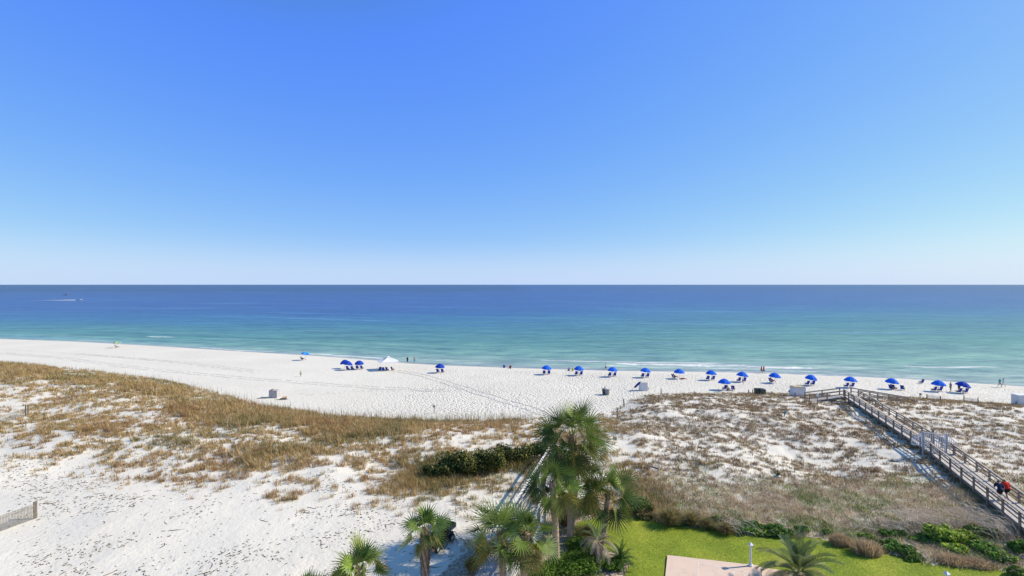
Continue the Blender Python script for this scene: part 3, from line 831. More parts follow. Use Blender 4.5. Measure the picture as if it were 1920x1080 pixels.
box(1500.5, 743.5, 1.9, 1.5, 1.5, R(-3), 'white rental box with tan lid, left of the boardwalk end', BOXW, TAN_LID, 1)
box(511.5, 746.5, 1.42, 1.1, 1.35, 0, 'grey wooden box with an open lid above the left dune grass', BOXG, ORANGEW, 2)
box(1921, 761, 1.7, 1.3, 1.7, 0, 'white box cut off by the right edge of the beach', BOXW, WHITE)
x, y, z = at(531, 749)
t = empty('scrap_pile', (x, y, z), R(8), 'heap of broken boards on the sand right of the grey box', 'scrap wood')
mb = MB(); mb.box((.0, .0, .08), (1.1, .7, .05), M=Matrix.Rotation(R(12), 3, 'X')); mb.build('panel', DKGREEN, t)
mb = MB(); mb.box((.1, .45, .30), (.75, .35, .04), M=Matrix.Rotation(R(30), 3, 'X')); mb.build('plywood_sheet', ORANGEW, t)
mb = MB(); mb.bar((-1.3, -.3, .04), (.2, .25, .10), .10, .05); mb.bar((-.9, -.5, .04), (.9, -.3, .06), .09, .04); mb.build('board', WOOD, t)
x, y, z = at(491, 747)
mb = MB(); mb.box((0, 0, .04), (1.6, .5, .06), rz=R(8)); mb.box((.3, .2, .09), (.9, .4, .04), rz=R(-12)); o = mb.build('plank_stack', WOOD, loc=(x, y, z)); tag(o, 'weathered planks lying in the shadow left of the grey box', 'planks')

# ---- bins -------------------------------------------------------------
def bin_(px, py, w, h, label, mat, group, square=False, tilt=0, lid=True):
    x, y, z = at(px, py); t = empty('trash_bin', (x, y, z - .02), rr(-.2, .2), label, 'trash bin', group)
    mb = MB()
    if square: mb.add([(-w*.42,-w*.4,0),(w*.42,-w*.4,0),(w*.42,w*.4,0),(-w*.42,w*.4,0),(-w*.5,-w*.5,h),(w*.5,-w*.5,h),(w*.5,w*.5,h),(-w*.5,w*.5,h)], [(0,3,2,1),(0,1,5,4),(1,2,6,5),(2,3,7,6),(3,0,4,7),(4,5,6,7)])
    else: mb.tube([(0,0,0),(0,0,h*.33),(0,0,h*.34),(0,0,h*.36),(0,0,h*.66),(0,0,h*.68),(0,0,h)], [w*.42,w*.45,w*.47,w*.45,w*.48,w*.5,w*.5], 14)
    mb.build('body', mat, t, smooth=False)
    mb = MB()
    if square: mb.box((0, .02, h + .04), (w * 1.08, w * 1.1, .07), M=Matrix.Rotation(tilt, 3, 'X'))
    else: mb.tube([(0,0,h),(0,0,h+.05)], [w*.53,w*.53], 14); mb.tube([(0,0,h-.01),(0,0,h+.02)], [w*.4,w*.4], 12)
    mb.build('lid' if square else 'rim', BLACK if square else CANM, t)
    if square:
        for s in (-1, 1):
            mb = MB(); mb.tube([(w*.3*s - .03, w*.42, .10), (w*.3*s + .03, w*.42, .10)], .10, 10); mb.build('wheel', RUBBER, t)
    return t
BG = 'pair of grey bins on open sand'
bin_(1132.8, 739.5, .75, 1.05, 'dark round bin at the left of the pair on open sand', DKGREEN, BG)
bin_(1138.5, 740.5, .85, 1.0, 'lighter grey round bin at the right of the pair on open sand', CANM, BG)
x, y, z = at(1135, 740); mb = MB(); mb.bar((0, .5, 0), (0, .5, 1.45), .12, .12); o = mb.build('bin_post', WOOD, loc=(x, y, z - .05)); tag(o, 'short wooden post sticking up behind the two round bins', 'post')
GG = 'dark wheeled bins by the dune edge'
bin_(1419.5, 739.5, .85, 1.05, 'dark green wheeled bin, taller left one, at the dune edge', DKGREEN, GG, True, R(-14))
bin_(1429, 740, .9, .92, 'dark green wheeled bin, lower right one, at the dune edge', DKGREEN, GG, True, R(6))

# ---- canopy tent ------------------------------------------------------
def tent():
    x, y, z = at(728, 676.5, 2.15); t = empty('canopy_tent', (x, y, z), R(27), 'large white peaked canopy tent on four legs, the only tent on the beach', 'canopy tent')
    hw = 2.1; zr = 2.15
    c = [(-hw, -hw), (hw, -hw), (hw, hw), (-hw, hw)]
    mb = MB(); V = []; Fc = []
    for i in range(4):
        a = Vector((*c[i], zr)); b = Vector((*c[(i + 1) % 4], zr)); ap = Vector((0, 0, zr + 1.0))
        rows = []
        for k in range(6):
            q = 1 - k / 5 * .86; rw = []
            for j in range(7):
                p = a.lerp(b, j / 6); p = ap.lerp(p, q); p.z -= .14 * math.sin(math.pi * q) * (.3 + .7 * math.sin(math.pi * j / 6))
                rw.append(len(V)); V.append(p)
            rows.append(rw)
        rw = []
        for j in range(7):
            p = a.lerp(b, j / 6) * 1.0; p = Vector((p.x * 1.003, p.y * 1.003, zr - .14)); rw.append(len(V)); V.append(p)
        rows.insert(0, rw)
        for k in range(len(rows) - 1):
            for j in range(6): Fc.append((rows[k][j], rows[k][j + 1], rows[k + 1][j + 1], rows[k + 1][j]))
    mb.add(V, Fc); mb.build('canopy', WHITEC, t)
    mb = MB(); e = .42; zt = zr + .90
    mb.add([(-e,-e,zt),(e,-e,zt),(e,e,zt),(-e,e,zt),(0,0,zr+1.2)], [(0,1,4),(1,2,4),(2,3,4),(3,0,4)]); mb.build('vent_cap', WHITEC, t)
    for cx_, cy_ in c:
        mb = MB(); mb.bar((cx_ * .99, cy_ * .99, 0), (cx_ * .99, cy_ * .99, zr), .03, .03); mb.build('leg', METAL, t)
    mb = MB()
    for i in range(4):
        a = c[i]; b = c[(i + 1) % 4]; m_ = ((a[0] + b[0]) / 2, (a[1] + b[1]) / 2)
        mb.bar((*[k * .985 for k in a], zr - .05), (*[k * .985 for k in m_], zr - .35), .025, .025); mb.bar((*[k * .985 for k in m_], zr - .35), (*[k * .985 for k in b], zr - .05), .025, .025)
    mb.build('truss', METAL, t)
    for dx, dy, rz, lab in [(-1.6, -1.5, 25, 'leftmost low blue chair of those under the white tent'), (-.7, -1.9, 10, 'front blue chair in the shade beneath the white tent'), (.2, -1.6, -15, 'middle low blue chair beneath the white tent'), (1.4, -1.2, -30, 'rightmost low blue chair of those under the white tent')]:
        chair(x + dx, y + dy, R(rz), lab)
tent()

# ---- posts, signs, small fences --------------------------------------
def post(px, pt, pb, w, label, mat=WOOD, group='weathered stakes along the dune edge', name='fence_stake'):
    x, y, z = at(px, pb); h = (pb - pt) * y / F
    mb = MB(); rz = rr(0, 1); mb.box((0, 0, h / 2 - .15), (w, w, h + .3), rz=rz); mb.box((0, 0, h + .015), (w * .7, w * .7, .03), rz=rz)
    o = mb.build(name, mat, loc=(x, y, z)); o.rotation_euler = (R(rr(-4, 4)), R(rr(-4, 4)), 0); return tag(o, label, 'stake', group)
for a in [(1170, 748, 763, .16, 'tall stake at the rear of the post line right of the big palm'), (1163.5, 761, 767, .12, 'short stake in the middle of the post line right of the big palm'),
          (1158, 764, 784, .17, 'front stake of the post line right of the big palm'), (1239.8, 729, 738, .13, 'stake standing right of the flat-lidded white box'),
          (1215.8, 725.5, 732.5, .08, 'thin stake touching the right side of the flat-lidded box'), (1348, 729, 735, .14, 'pale stake left of the umbrella nearer the dune'),
          (1373.5, 726, 734.5, .08, 'thin dark stake under the chair right of the dune umbrella'), (1364.3, 726, 732, .08, 'thin pole beneath the umbrella nearer the dune'),
          (1403.7, 731, 737, .13, 'left stake of two just left of the dark wheeled bins'), (1411.3, 730.5, 736.5, .13, 'right stake of two just left of the dark wheeled bins'),
          (1446.6, 734, 742, .12, 'dark stake right of the dark wheeled bins'), (1490.2, 736, 745, .16, 'stake in front of the tan-lidded box'),
          (1905.5, 753, 760.5, .14, 'stake near the white box at the right edge'), (425, 777, 808, .10, 'tall bare stake standing in the left dune grass'),
          (425.5, 857, 873, .05, 'thin stick standing in the sparse grass below the tall bare stake')]:
    post(*a)
def sign(px, pt, pb, pw, ph, plate, label, rz=0, pm=WOOD, post_w=.09):
    x, y, z = at(px, pb); k = y / F; H = (pb - pt) * k
    t = empty('small_sign', (x, y, z), rz, label, 'sign', None)
    mb = MB(); mb.box((0, .03, H / 2 - .2), (post_w, post_w, H + .3)); mb.build('post', pm, t)
    mb = MB(); mb.box((0, -.04, H - ph * k / 2), (pw * k, .04, ph * k)); mb.box((0, -.045, H - ph * k * .02), (pw * k * 1.08, .06, .03)); mb.build('plate', plate, t)
SIGNGREY = simple('grey_sign_plate', (.42, .40, .38), .6, .2, 4)
TEALP = simple('teal_sign_plate', (.07, .22, .28), .6, .2, 4)
sign(814, 759.5, 775, 3.6, 4.5, WOOD, 'small brown board on a post in front of the left dune grass')
sign(1725.3, 737, 746, 4, 3.6, WOOD, 'small brown board on a post right of the boardwalk ramp')
sign(1532.7, 737.5, 759, 4.5, 6, PALEWOOD, 'pale plate on a tall thin post in front of the left ramp')
sign(1471.3, 771, 781, 4.6, 4.6, TEALP, 'tiny teal plate on a short post amid the dune grass')

def picket_fence(A, B, h, n, name, label, cat, mat, wd=.04, rails=(.2, .8), posts=(0, 1), group=None, postm=None, top_rail=False, postw=.1, posth=1.12, rail_r=.02):
    A = Vector(A); B = Vector(B); t = empty(name, A, 0, label, cat, group)
    d = B - A; L = Vector((d.x, d.y)).length; ang = math.atan2(d.y, d.x)
    mb = MB()
    for i in range(n):
        q = (i + .5) / n; p = d * q; gz = h1(A.x + p.x, A.y + p.y) - A.z
        mb.box((p.x, p.y, gz + h / 2 + rr(-.02, .02)), (wd, .015, h * rr(.97, 1.03)), rz=ang)
    mb.build('slat', mat, t)['kind'] = 'stuff' if n > 100 else 'thing'
    mb = MB()
    for r_ in rails:
        q0 = None
        for i in range(9):
            q = i / 8; p = d * q; g = h1(A.x + p.x, A.y + p.y) - A.z + h * r_
            off = Vector((-math.sin(ang), math.cos(ang), 0)) * .022
            c = Vector((p.x, p.y, g)) + off
            if q0 is not None: mb.bar(q0, c, rail_r, rail_r)
            q0 = c
    mb.build('wire', postm or WOOD, t)
    for q in posts:
        p = d * q; gz = h1(A.x + p.x, A.y + p.y) - A.z
        mb = MB(); mb.box((p.x, p.y + .06, gz + h * posth / 2 - .1), (postw, postw, h * posth + .2), rz=ang); mb.build('post', postm or WOOD, t)
    return t
SNOW = simple('weathered_slats', (.26, .24, .20), .85, .35, 6)
SNOWP = simple('reddish_fence_posts', (.19, .155, .125), .85, .35, 6)
a = at(-30, 1007); b = at(66, 972)
picket_fence(a, b, 1.22, 34, 'sand_fence', 'slatted sand fence on open sand at lower left, near the camera', 'fence', SNOW, .05, posts=(.97, 1.0), postm=SNOWP, group='slatted sand fences at left', postw=.12)
a = at(-30, 802); b = at(52, 779)
picket_fence(a, b, 1.15, 46, 'sand_fence', 'farther slatted sand fence at left, beside the dune grass', 'fence', SNOW, .05, posts=(.94, 1.0), postm=SNOWP, group='slatted sand fences at left', postw=.12, posth=1.4)
a = at(1738.5, 749); b = at(1764, 753)
picket_fence(a, b, .8, 22, 'sand_fence', 'small sagging sand fence right of the ramp, left of two', 'fence', SNOW, .03, posts=(0, 1.0), postm=SNOWP, group='small sand fences beyond the right dune')
a = at(1808, 753); b = at(1834.5, 758)
picket_fence(a, b, .8, 22, 'sand_fence', 'small sagging sand fence right of the ramp, right of two', 'fence', SNOW, .03, posts=(0, 1.0), postm=SNOWP, group='small sand fences beyond the right dune', posth=1.35)
a = Vector(at(1217, 874)); b = Vector(at(1238, 881)); mb = MB(); mb.bar((0, 0, .1), b - a + Vector((0, 0, .06)), .14, .09); mb.bar((-.3, .1, .06), (.4, .12, .1), .07, .05)
o = mb.build('driftwood_plank', WOOD, loc=a); tag(o, 'grey plank lying on white sand right of the palms', 'plank')
x, y, z = at(1458, 895); t = empty('planter', (x, y, z), 0, 'white tub with a tuft of green in the scrubby dune', 'planter')
mb = MB(); mb.tube([(0,0,0),(0,0,.16),(0,0,.17),(0,0,.10)], [.26,.30,.27,.25], 18); mb.build('tub', WHITE, t)
mb = MB()
for k in range(60): a_ = rr(0, 6.28); r_ = rr(0, .35); mb.bar((0, 0, .1), (math.cos(a_) * r_, math.sin(a_) * r_, rr(.3, .55)), .03, .01)
mb.build('plant', simple('tub_plant_green', (.10, .15, .04), .8, .4, 6), t)

# ---- right-hand boardwalk --------------------------------------------
def boardwalk(name, label, P0, P1, width, zd0, zd1, spacing, mats, rail_h=1.05, rails=(.35, .70), board=.14, under=True, cat='boardwalk', post_w=.14, sides=(-1, 1), capw=.16, cap_ext=0, group=None, into=None):
    """deck from P0 (x,y) to P1, deck heights zd0..zd1"""
    A = Vector((P0[0], P0[1], zd0)); B = Vector((P1[0], P1[1], zd1)); t = empty(name, A, 0, label, cat, group)
    d = B - A; L = d.length; u = d / L; nrm = Vector((-u.y, u.x, 0)).normalized()
    dm, pm, tm = mats
    mb = MB(); n = int(L / board)
    for i in range(n):
        c = u * ((i + .5) * board) + Vector((0, 0, rr(-.003, .003)))
        mb.bar(c - nrm * (width / 2), c + nrm * (width / 2), board - .012, .04, up=(0, 0, 1))
    mb.build('deck', dm, t)
    for s in (-1, 1):
        mb = MB(); o = nrm * (s * (width / 2 - .05)) - Vector((0, 0, .16)); mb.bar(o, d + o, .05, .24); mb.build('joist', pm, t)
    for s in sides:
        off = nrm * (s * (width / 2 + .03))
        k = max(1, round(L / spacing))
        for i in range(k + 1):
            p = d * (i / k) + off; g = h1(A.x + p.x, A.y + p.y) - A.z
            mb = MB(); zz0 = min(g - .3, p.z - .5); zt = p.z + rail_h
            mb.box((p.x, p.y, (zz0 + zt) / 2), (post_w, post_w, zt - zz0), rz=math.atan2(u.y, u.x)); mb.build('post', pm, t)
        for q in rails:
            mb = MB(); o = off * .955 + Vector((0, 0, rail_h * q)); mb.bar(o, d + o, .045, .12); mb.build('rail', pm, t)
        mb = MB(); o = off * .955 + Vector((0, 0, rail_h * .94)); mb.bar(o, d + o, .045, .12)
        mb.build('rail', pm, t)
        mb = MB(); o = off * 1.0 + Vector((0, 0, rail_h + .02)); mb.bar(o - u * cap_ext, d + o + u * cap_ext, capw, .045); mb.build('handrail', tm, t)
    return t, u, nrm
# left rail runs through these rail-top pixels
L_near = atz(1990, 1018, 4.35); L_mid = atz(1745, 831, 4.45); L_mid2 = atz(1722, 820, 4.47); L_far = atz(1582, 729.5, 4.75)
mats = (DECK, WOOD, WOODTOP)
def off2(a, b, w):
    d = Vector((b[0] - a[0], b[1] - a[1])).normalized(); n = Vector((d.y, -d.x)); return n * w
o_ = off2(L_near, L_mid, 1.0); o2_ = off2(L_mid2, L_far, 1.0)
P0 = (L_near[0] + o_.x, L_near[1] + o_.y); PM = (L_mid[0] + o_.x, L_mid[1] + o_.y); PM2 = (L_mid2[0] + o2_.x, L_mid2[1] + o2_.y); P1 = (L_far[0] + o2_.x, L_far[1] + o2_.y)
bw, bu, bn = boardwalk('boardwalk', 'long brown wooden boardwalk with railings crossing the right dune, from the edge to its gate', P0, PM, 1.95, 3.30, 3.42, 2.3, mats, group='stretches of the right boardwalk')
boardwalk('boardwalk', 'seaward stretch of the brown boardwalk, from its pale gate to the beach ramps', (PM[0] + .05, PM[1] + .1), P1, 1.95, 3.425, 3.68, 2.3, mats, group='stretches of the right boardwalk')
# ramps at its seaward end
ef = Vector(P1)
lf = atz(1507, 736.5, 3.7)
boardwalk('boardwalk_ramp', 'left ramp of the boardwalk end, sloping down towards the tan-lidded box', (L_far[0] - .1, L_far[1] + .2), (lf[0], L_far[1] + 1.1), 1.7, 3.62, 2.75, 2.3, mats, rails=(.45,), group='ramps at the boardwalk end')
rt = atz(1722, 749.5, 3.25)
boardwalk('boardwalk_ramp', 'right ramp of the boardwalk end, sloping down towards the brown signboard', (L_far[0] + 2.1, L_far[1] + .5), (rt[0] - .3, rt[1] + .8), 1.8, 3.62, 2.2, 2.6, mats, rails=(.45,), group='ramps at the boardwalk end')

# ---- gate across it ----------------------------------------------------
def gate():
    c = Vector(PM) + Vector((-.15, .8)); zd = 3.44; ang = math.atan2(bn.y, bn.x)
    t = empty('gate', (c.x, c.y, zd), ang, 'pale picket security gate with slanted side wings across the right boardwalk', 'gate')
    hw = 1.0; H = 2.05
    for s in (-1, 1):
        mb = MB(); mb.box((s * hw, 0, H / 2 - .3), (.13, .13, H + .6)); mb.build('post', GREYWOOD, t)
    def leaf(x0, x1, name, zl0, zl1, zb, n, y=0.0):
        mb = MB()
        mb.bar((x0, y, zl0), (x1, y, zl1), .05, .07); mb.bar((x0, y, zb), (x1, y, zb), .05, .07); mb.bar((x0, y, zb), (x0, y, zl0), .05, .07); mb.bar((x1, y, zb), (x1, y, zl1), .05, .07)
        for i in range(n):
            k = (i + .5) / n; x = lerp(x0, x1, k); mb.box((x, y - .03, (zb + lerp(zl0, zl1, k)) / 2), (.055, .02, lerp(zl0, zl1, k) - zb))
        mb.build(name, PALEWOOD, t)
    leaf(-.92, .92, 'gate_leaf', 1.95, 1.95, .12, 11, .05)
    leaf(-2.0, -1.07, 'side_wing', .95, 1.95, .5, 6); leaf(1.07, 2.0, 'side_wing', 1.95, .95, .5, 6)
    mb = MB(); mb.box((-.55, -.02, 1.35), (.42, .03, .55)); mb.build('plate', SIGNGREY, t)
    mb = MB(); mb.box((-.85, -.03, 1.05), (.10, .06, .2)); mb.build('latch', METAL, t)
    return c, zd, ang
GC, GZ, GA_ = gate()
x, y, z = atz(1753.5, 838, 3.5); 
mb = MB(); mb.box((0, 0, .75), (.16, .16, 3.3)); o = mb.build('tall_post', WOOD, loc=(x - .25, y, 3.1)); tag(o, 'tall brown post rising above the railing in front of the gate', 'post')

# ---- centre boardwalk ---------------------------------------------------
Q0 = atz(915, 1090, 3.2); Q1 = atz(1051, 853, 3.75)
gm = (GREYDECK, GREYWOOD, PALEWOOD)
zj = 3.35; QJ = atz(986, 972, zj)
boardwalk('grey_boardwalk', 'silver grey boardwalk with railings running between the palms to the dune', QJ[:2], Q1[:2], 1.9, zj, 3.75, 2.2, gm, rails=(.45,), capw=.14, rail_h=1.0)
t_, u_, n_ = boardwalk('grey_boardwalk', 'lower grey walkway entering at the bottom edge under the front palm', Q0[:2], QJ[:2], 2.1, 3.05, zj, 3.0, gm, rails=(.1,), sides=(-1,), capw=.12)
def picket_rail(A, B, h, n, label):
    A = Vector(A); B = Vector(B); d = B - A; t = empty('picket_railing', A, 0, label, 'railing', 'pale picket railings by the walkway'); ang = math.atan2(d.y, d.x)
    mb = MB()
    for i in range(n): p = d * ((i + .5) / n); mb.box((p.x, p.y, p.z + h / 2), (.05, .03, h), rz=ang)
    mb.build('pickets', WHITE, t)
    mb = MB(); mb.bar((0, 0, h), d + Vector((0, 0, h)), .11, .05); mb.build('top_rail', WHITE, t)
    mb = MB(); mb.bar((0, 0, .1), d + Vector((0, 0, .1)), .05, .07); mb.build('bottom_rail', WHITE, t)
    for q in (0, 1): p = d * q; mb = MB(); mb.box((p.x, p.y, p.z + h / 2 - .1), (.12, .12, h + .3), rz=ang); mb.build('post', WHITE, t)
picket_rail(atz(952, 1105, 3.1), atz(972, 1070, 3.15), 1.05, 16, 'short white picket railing at the bottom edge beside the front palm')
picket_rail(atz(1000, 1038, 3.2), atz(1022, 990, 3.3), 1.05, 22, 'pale picket railing climbing beside the thick palm trunk')
mb = MB()
for k in range(4): p = u_ * 0 + Vector((Q1[0], Q1[1], 3.6 - .17 * k)) + Vector((.31, .95, 0)) * (.3 * k + .2); mb.bar(p - Vector((.9, -.3, 0)), p + Vector((.9, -.3, 0)), .30, .05)
o = mb.build('steps', GREYDECK); tag(o, 'grey steps leading down at the seaward end of the centre boardwalk', 'steps')

# ---- lamp posts ----------------------------------------------------------
def lamp(px, pt, pb, label, zg=2.74):
    x, y, z = atz(px, pb, zg); H = (pb - pt) * y / F; t = empty('lamp_post', (x, y, z), R(15), label, 'lamp post', 'short white lamp posts by the lawn')
    mb = MB(); mb.tube([(0, 0, 0), (0, 0, H * .82)], [.075, .065], 12); mb.build('pole', WHITE, t)
    mb = MB(); mb.tube([(0, 0, -.05), (0, 0, .10), (0, 0, .12), (0, 0, .2)], [.15, .14, .10, .08], 12); mb.box((0, 0, -.06), (.5, .5, .1)); mb.build('base', WHITE, t)
    mb = MB(); a = .13; z0 = H * .82; z1 = H * .93; z2 = H
    ring = lambda rad, z: [(rad * math.cos(k * math.pi / 2 + .78), rad * math.sin(k * math.pi / 2 + .78), z) for k in range(4)]
    V = ring(.09, z0) + ring(.20, z1) + [(0, 0, z2 + .05)]
    mb.add(V, [(3,2,1,0)] + [(k, (k + 1) % 4, 4 + (k + 1) % 4, 4 + k) for k in range(4)] + [(4 + k, 4 + (k + 1) % 4, 8) for k in range(4)]); mb.build('lamp_head', WHITE, t)
lamp(1407.5, 1018, 1061, 'white lamp post standing on the corner of the pink patio')
lamp(1775, 1072, 1119, 'white lamp post whose head just shows at the bottom edge', 2.65)

# ---- boats -----------------------------------------------------------------
def boat(px, py, L, label, hullm, topm, rz=0):
    x, y, z = atz(px, py, 0.0); t = empty('motorboat', (x, y, 0), rz, label, 'boat', None)
    B = L * .16; V = []; n = 8
    for i in range(n + 1):
        q = i / n; w = B * (1 - max(0, (q - .45) / .55) ** 2.2); zt = .07 * L + .07 * L * q ** 2; xx = (q - .5) * L
        V += [(xx, -w, zt), (xx, -w * .7, -.03 * L), (xx, w * .7, -.03 * L), (xx, w, zt)]
    Fc = []
    for i in range(n):
        a = i * 4; b = a + 4
        Fc += [(a, a + 1, b + 1, b), (a + 1, a + 2, b + 2, b + 1), (a + 2, a + 3, b + 3, b + 2), (a, b, b + 3, a + 3)]
    Fc += [(0, 3, 2, 1)]
    mb = MB(); mb.add(V, Fc); mb.build('hull', hullm, t)
    mb = MB(); s = L
    mb.add([(-.12*s,-.09*s,.10*s),(.12*s,-.07*s,.12*s),(.12*s,.07*s,.12*s),(-.12*s,.09*s,.10*s),(-.10*s,-.08*s,.22*s),(.04*s,-.06*s,.22*s),(.04*s,.06*s,.22*s),(-.10*s,.08*s,.22*s)], [(0,3,2,1),(0,1,5,4),(1,2,6,5),(2,3,7,6),(3,0,4,7),(4,5,6,7)])
    mb.build('cabin', topm, t)
    mb = MB(); mb.box((-.53 * s, 0, .08 * s), (.07 * s, .06 * s, .14 * s)); mb.build('outboard_motor', BLACK, t)
    return t
boat(151, 563, 7.2, 'white speedboat trailing a long wake on the left', WHITE, WHITEC)
boat(124, 553.5, 8.5, 'small boat with a tan deck beyond the speedboat', TAN_LID, DKGREEN)
boat(1701, 548.5, 7.0, 'tiny white boat far out on the right', WHITE, WHITEC, R(20))
boat(1266, 536.4, 30, 'dark speck of a ship on the horizon right of centre', DKGREEN, BLACK)
x, y, z = atz(148, 563.1, 0)
mb = MB(); V = []; Fc = []
for i in range(60):
    q = i / 59; xx = -3.4 - q * 62; w = (.45 + 3.2 * q ** .7) * (1 - .5 * q) * rr(.75, 1.1)
    V += [(xx, -w + q * 3, .05), (xx, q * 3, (.9 * (1 - q) ** 3 + .25 * (1 - q) + .05) * rr(.7, 1.2)), (xx, w * .6 + q * 3, .05)]
for i in range(59):
    if random.random() < 1.15 - .5 * i / 59: Fc += [(3 * i, 3 * i + 1, 3 * i + 4, 3 * i + 3), (3 * i + 1, 3 * i + 2, 3 * i + 5, 3 * i + 4)]
mb.add(V, Fc); o = mb.build('wake_foam', WHITE, loc=(x, y, 0)); tag(o, kind='stuff')

# ---- utility cart behind the left palm -------------------------------------
def cart():
    x, y, z = at(806, 1034); t = empty('utility_cart', (x, y, z), R(-28), 'black open utility cart parked on the sand behind a palm trunk', 'cart')
    # faces -Y, 1.3 wide, wheelbase 1.75
    mb = MB(); mb.box((0, 1.0, .48), (1.1, 2.3, .22)); mb.box((0, -.05, .72), (1.02, .5, .36)); mb.box((0, .12, .92), (1.0, .12, .12)); mb.box((0, 1.15, .66), (1.1, .7, .18)); mb.build('body', BLACK, t)
    mb = MB(); mb.box((0, 1.15, .80), (1.05, .55, .12)); mb.box((0, 1.45, 1.02), (1.05, .12, .45), M=Matrix.Rotation(R(-10), 3, 'X')); mb.build('seat', BLACK, t)
    mb = MB(); mb.box((0, .22, 1.12), (1.02, .02, .30), M=Matrix.Rotation(R(-20), 3, 'X')); mb.box((0, .36, 1.46), (1.02, .02, .32), M=Matrix.Rotation(R(-20), 3, 'X')); mb.build('windscreen', GLASSY, t)
    mb = MB()
    for s in (-1, 1): mb.tube([(.56 * s, .12, .8), (.56 * s, .38, 1.6), (.56 * s, .5, 1.72), (.56 * s, 1.6, 1.74), (.56 * s, 1.72, 1.6), (.56 * s, 1.75, .7)], .022, 6)
    mb.tube([(-.56, .45, 1.7), (.56, .45, 1.7)], .022, 6); mb.tube([(-.56, 1.68, 1.7), (.56, 1.68, 1.7)], .022, 6); mb.build('roll_frame', BLACK, t)
    mb = MB(); mb.box((0, 1.95, .85), (1.15, .9, .06)); 
    for s in (-1, 1): mb.box((.57 * s, 1.95, 1.0), (.04, .9, .28))
    mb.box((0, 2.4, 1.0), (1.15, .04, .28)); mb.build('cargo_bed', DKGREEN, t)
    for s in (-1, 1):
        for yy in (.12, 1.85):
            xx = .58 * s
            mb = MB()
            prof = [(.16, -.09), (.26, -.11), (.29, -.05), (.29, .05), (.26, .11), (.16, .09)]
            V = []; N = 18
            for k in range(N):
                a = 2 * math.pi * k / N
                V += [(xx + o_, yy + r_ * math.cos(a), .29 + r_ * math.sin(a)) for r_, o_ in prof]
            Fc = [(k * 6 + j, k * 6 + (j + 1) % 6, ((k + 1) % N) * 6 + (j + 1) % 6, ((k + 1) % N) * 6 + j) for k in range(N) for j in range(6)]
            mb.add(V, Fc); w = mb.build('wheel', RUBBER, t)
            mb = MB(); mb.tube([(xx - .07, yy, .29), (xx + .07, yy, .29)], .165, 14); mb.build('hub', CREAM, w)
        mb = MB(); mb.ell((.36 * s, -.31, .74), (.08, .03, .06), 10, 6); mb.build('headlight', WHITE, t, smooth=True)
    mb = MB(); mb.tube([(.1, .55, .9), (.1, .75, 1.15)], .02, 6)
    N = 16; mb.tube([(.1 + .17 * math.cos(2*math.pi*k/N), .75 + .10 * math.sin(2*math.pi*k/N), 1.17 + .12 * math.sin(2*math.pi*k/N)) for k in range(N + 1)], .015, 6, cap=False)
    mb.build('steering_wheel', BLACK, t)
    mb = MB(); mb.tube([(.55, 2.3, .9), (.56, 2.35, 3.1)], .014, 6); mb.build('whip_antenna', METAL, t)
cart()
def bike():
    # wheel and frame leaning beyond the cart
    x, y, z = at(843, 1020); t = empty('bicycle', (x, y, z), R(62), 'dark bicycle standing behind the cart, half hidden by palm fronds', 'bicycle')
    def ring(cx, r, rad, N=24): return [(cx + r * math.cos(2*math.pi*k/N), 0, .33 + r * math.sin(2*math.pi*k/N)) for k in range(N + 1)]
    for cx in (-.52, .52):
        mb = MB(); mb.tube(ring(cx, .32, .02), .022, 6, cap=False); w = mb.build('wheel', RUBBER, t)
        mb = MB()
        for k in range(10): a = 2*math.pi*k/10; mb.tube([(cx, 0, .33), (cx + .31*math.cos(a), 0, .33 + .31*math.sin(a))], .004, 4)
        mb.tube([(cx, -.04, .33), (cx, .04, .33)], .025, 8); mb.build('spokes', METAL, w)
    mb = MB(); bb = (-.05, 0, .30); st = (-.18, 0, .80); hd = (.36, 0, .82)
    for a, b in ((bb, st), (bb, hd), (st, hd), (bb, (-.52, 0, .33)), (st, (-.52, 0, .33)), (hd, (.52, 0, .33))): mb.tube([a, b], .018, 6)
    mb.build('frame', DKGREEN, t)
    mb = MB(); mb.tube([hd, (.33, 0, 1.0)], .014, 6); mb.tube([(.25, -.28, 1.02), (.34, -.1, 1.0), (.34, .1, 1.0), (.25, .28, 1.02)], .013, 6); mb.build('handlebar', METAL, t)
    mb = MB(); mb.ell((-.20, 0, .88), (.13, .07, .03), 10, 6); mb.tube([st, (-.20, 0, .87)], .014, 6); mb.build('saddle', BLACK, t, smooth=True)
bike()

# ================================================================== PALMS AND PLANTS
LEAF = leafmat('palm_leaf', .30, .55, .22)
FOL = leafmat('shrub_leaf', .30, .6, .2)
TRUNK = simple('palm_trunk', (.46, .34, .24), .9, .45, 5, .5, grain=(1, 1, 3))
TRUNK2 = simple('smooth_palm_trunk', (.40, .31, .23), .9, .35, 4, .5, grain=(1, 1, 4))
BOOT = simple('boot_fibre', (.30, .20, .12), .9, .4, 6)
TWIG = simple('bare_twig', (.24, .18, .13), .9, .3, 5)
def strips(V, Q, C, pts, wid, side, col):
    """ribbon along pts with half widths and side vector"""
    b = len(V)
    for p, w in zip(pts, wid):
        V.append(p - side * w); V.append(p + side * w); C.append(col); C.append(col)
    for i in range(len(pts) - 1): Q.append((b + 2 * i, b + 2 * i + 1, b + 2 * i + 3, b + 2 * i + 2))
PG = [(.075, .115, .025), (.10, .145, .035), (.055, .09, .022), (.13, .17, .04), (.18, .21, .06)]
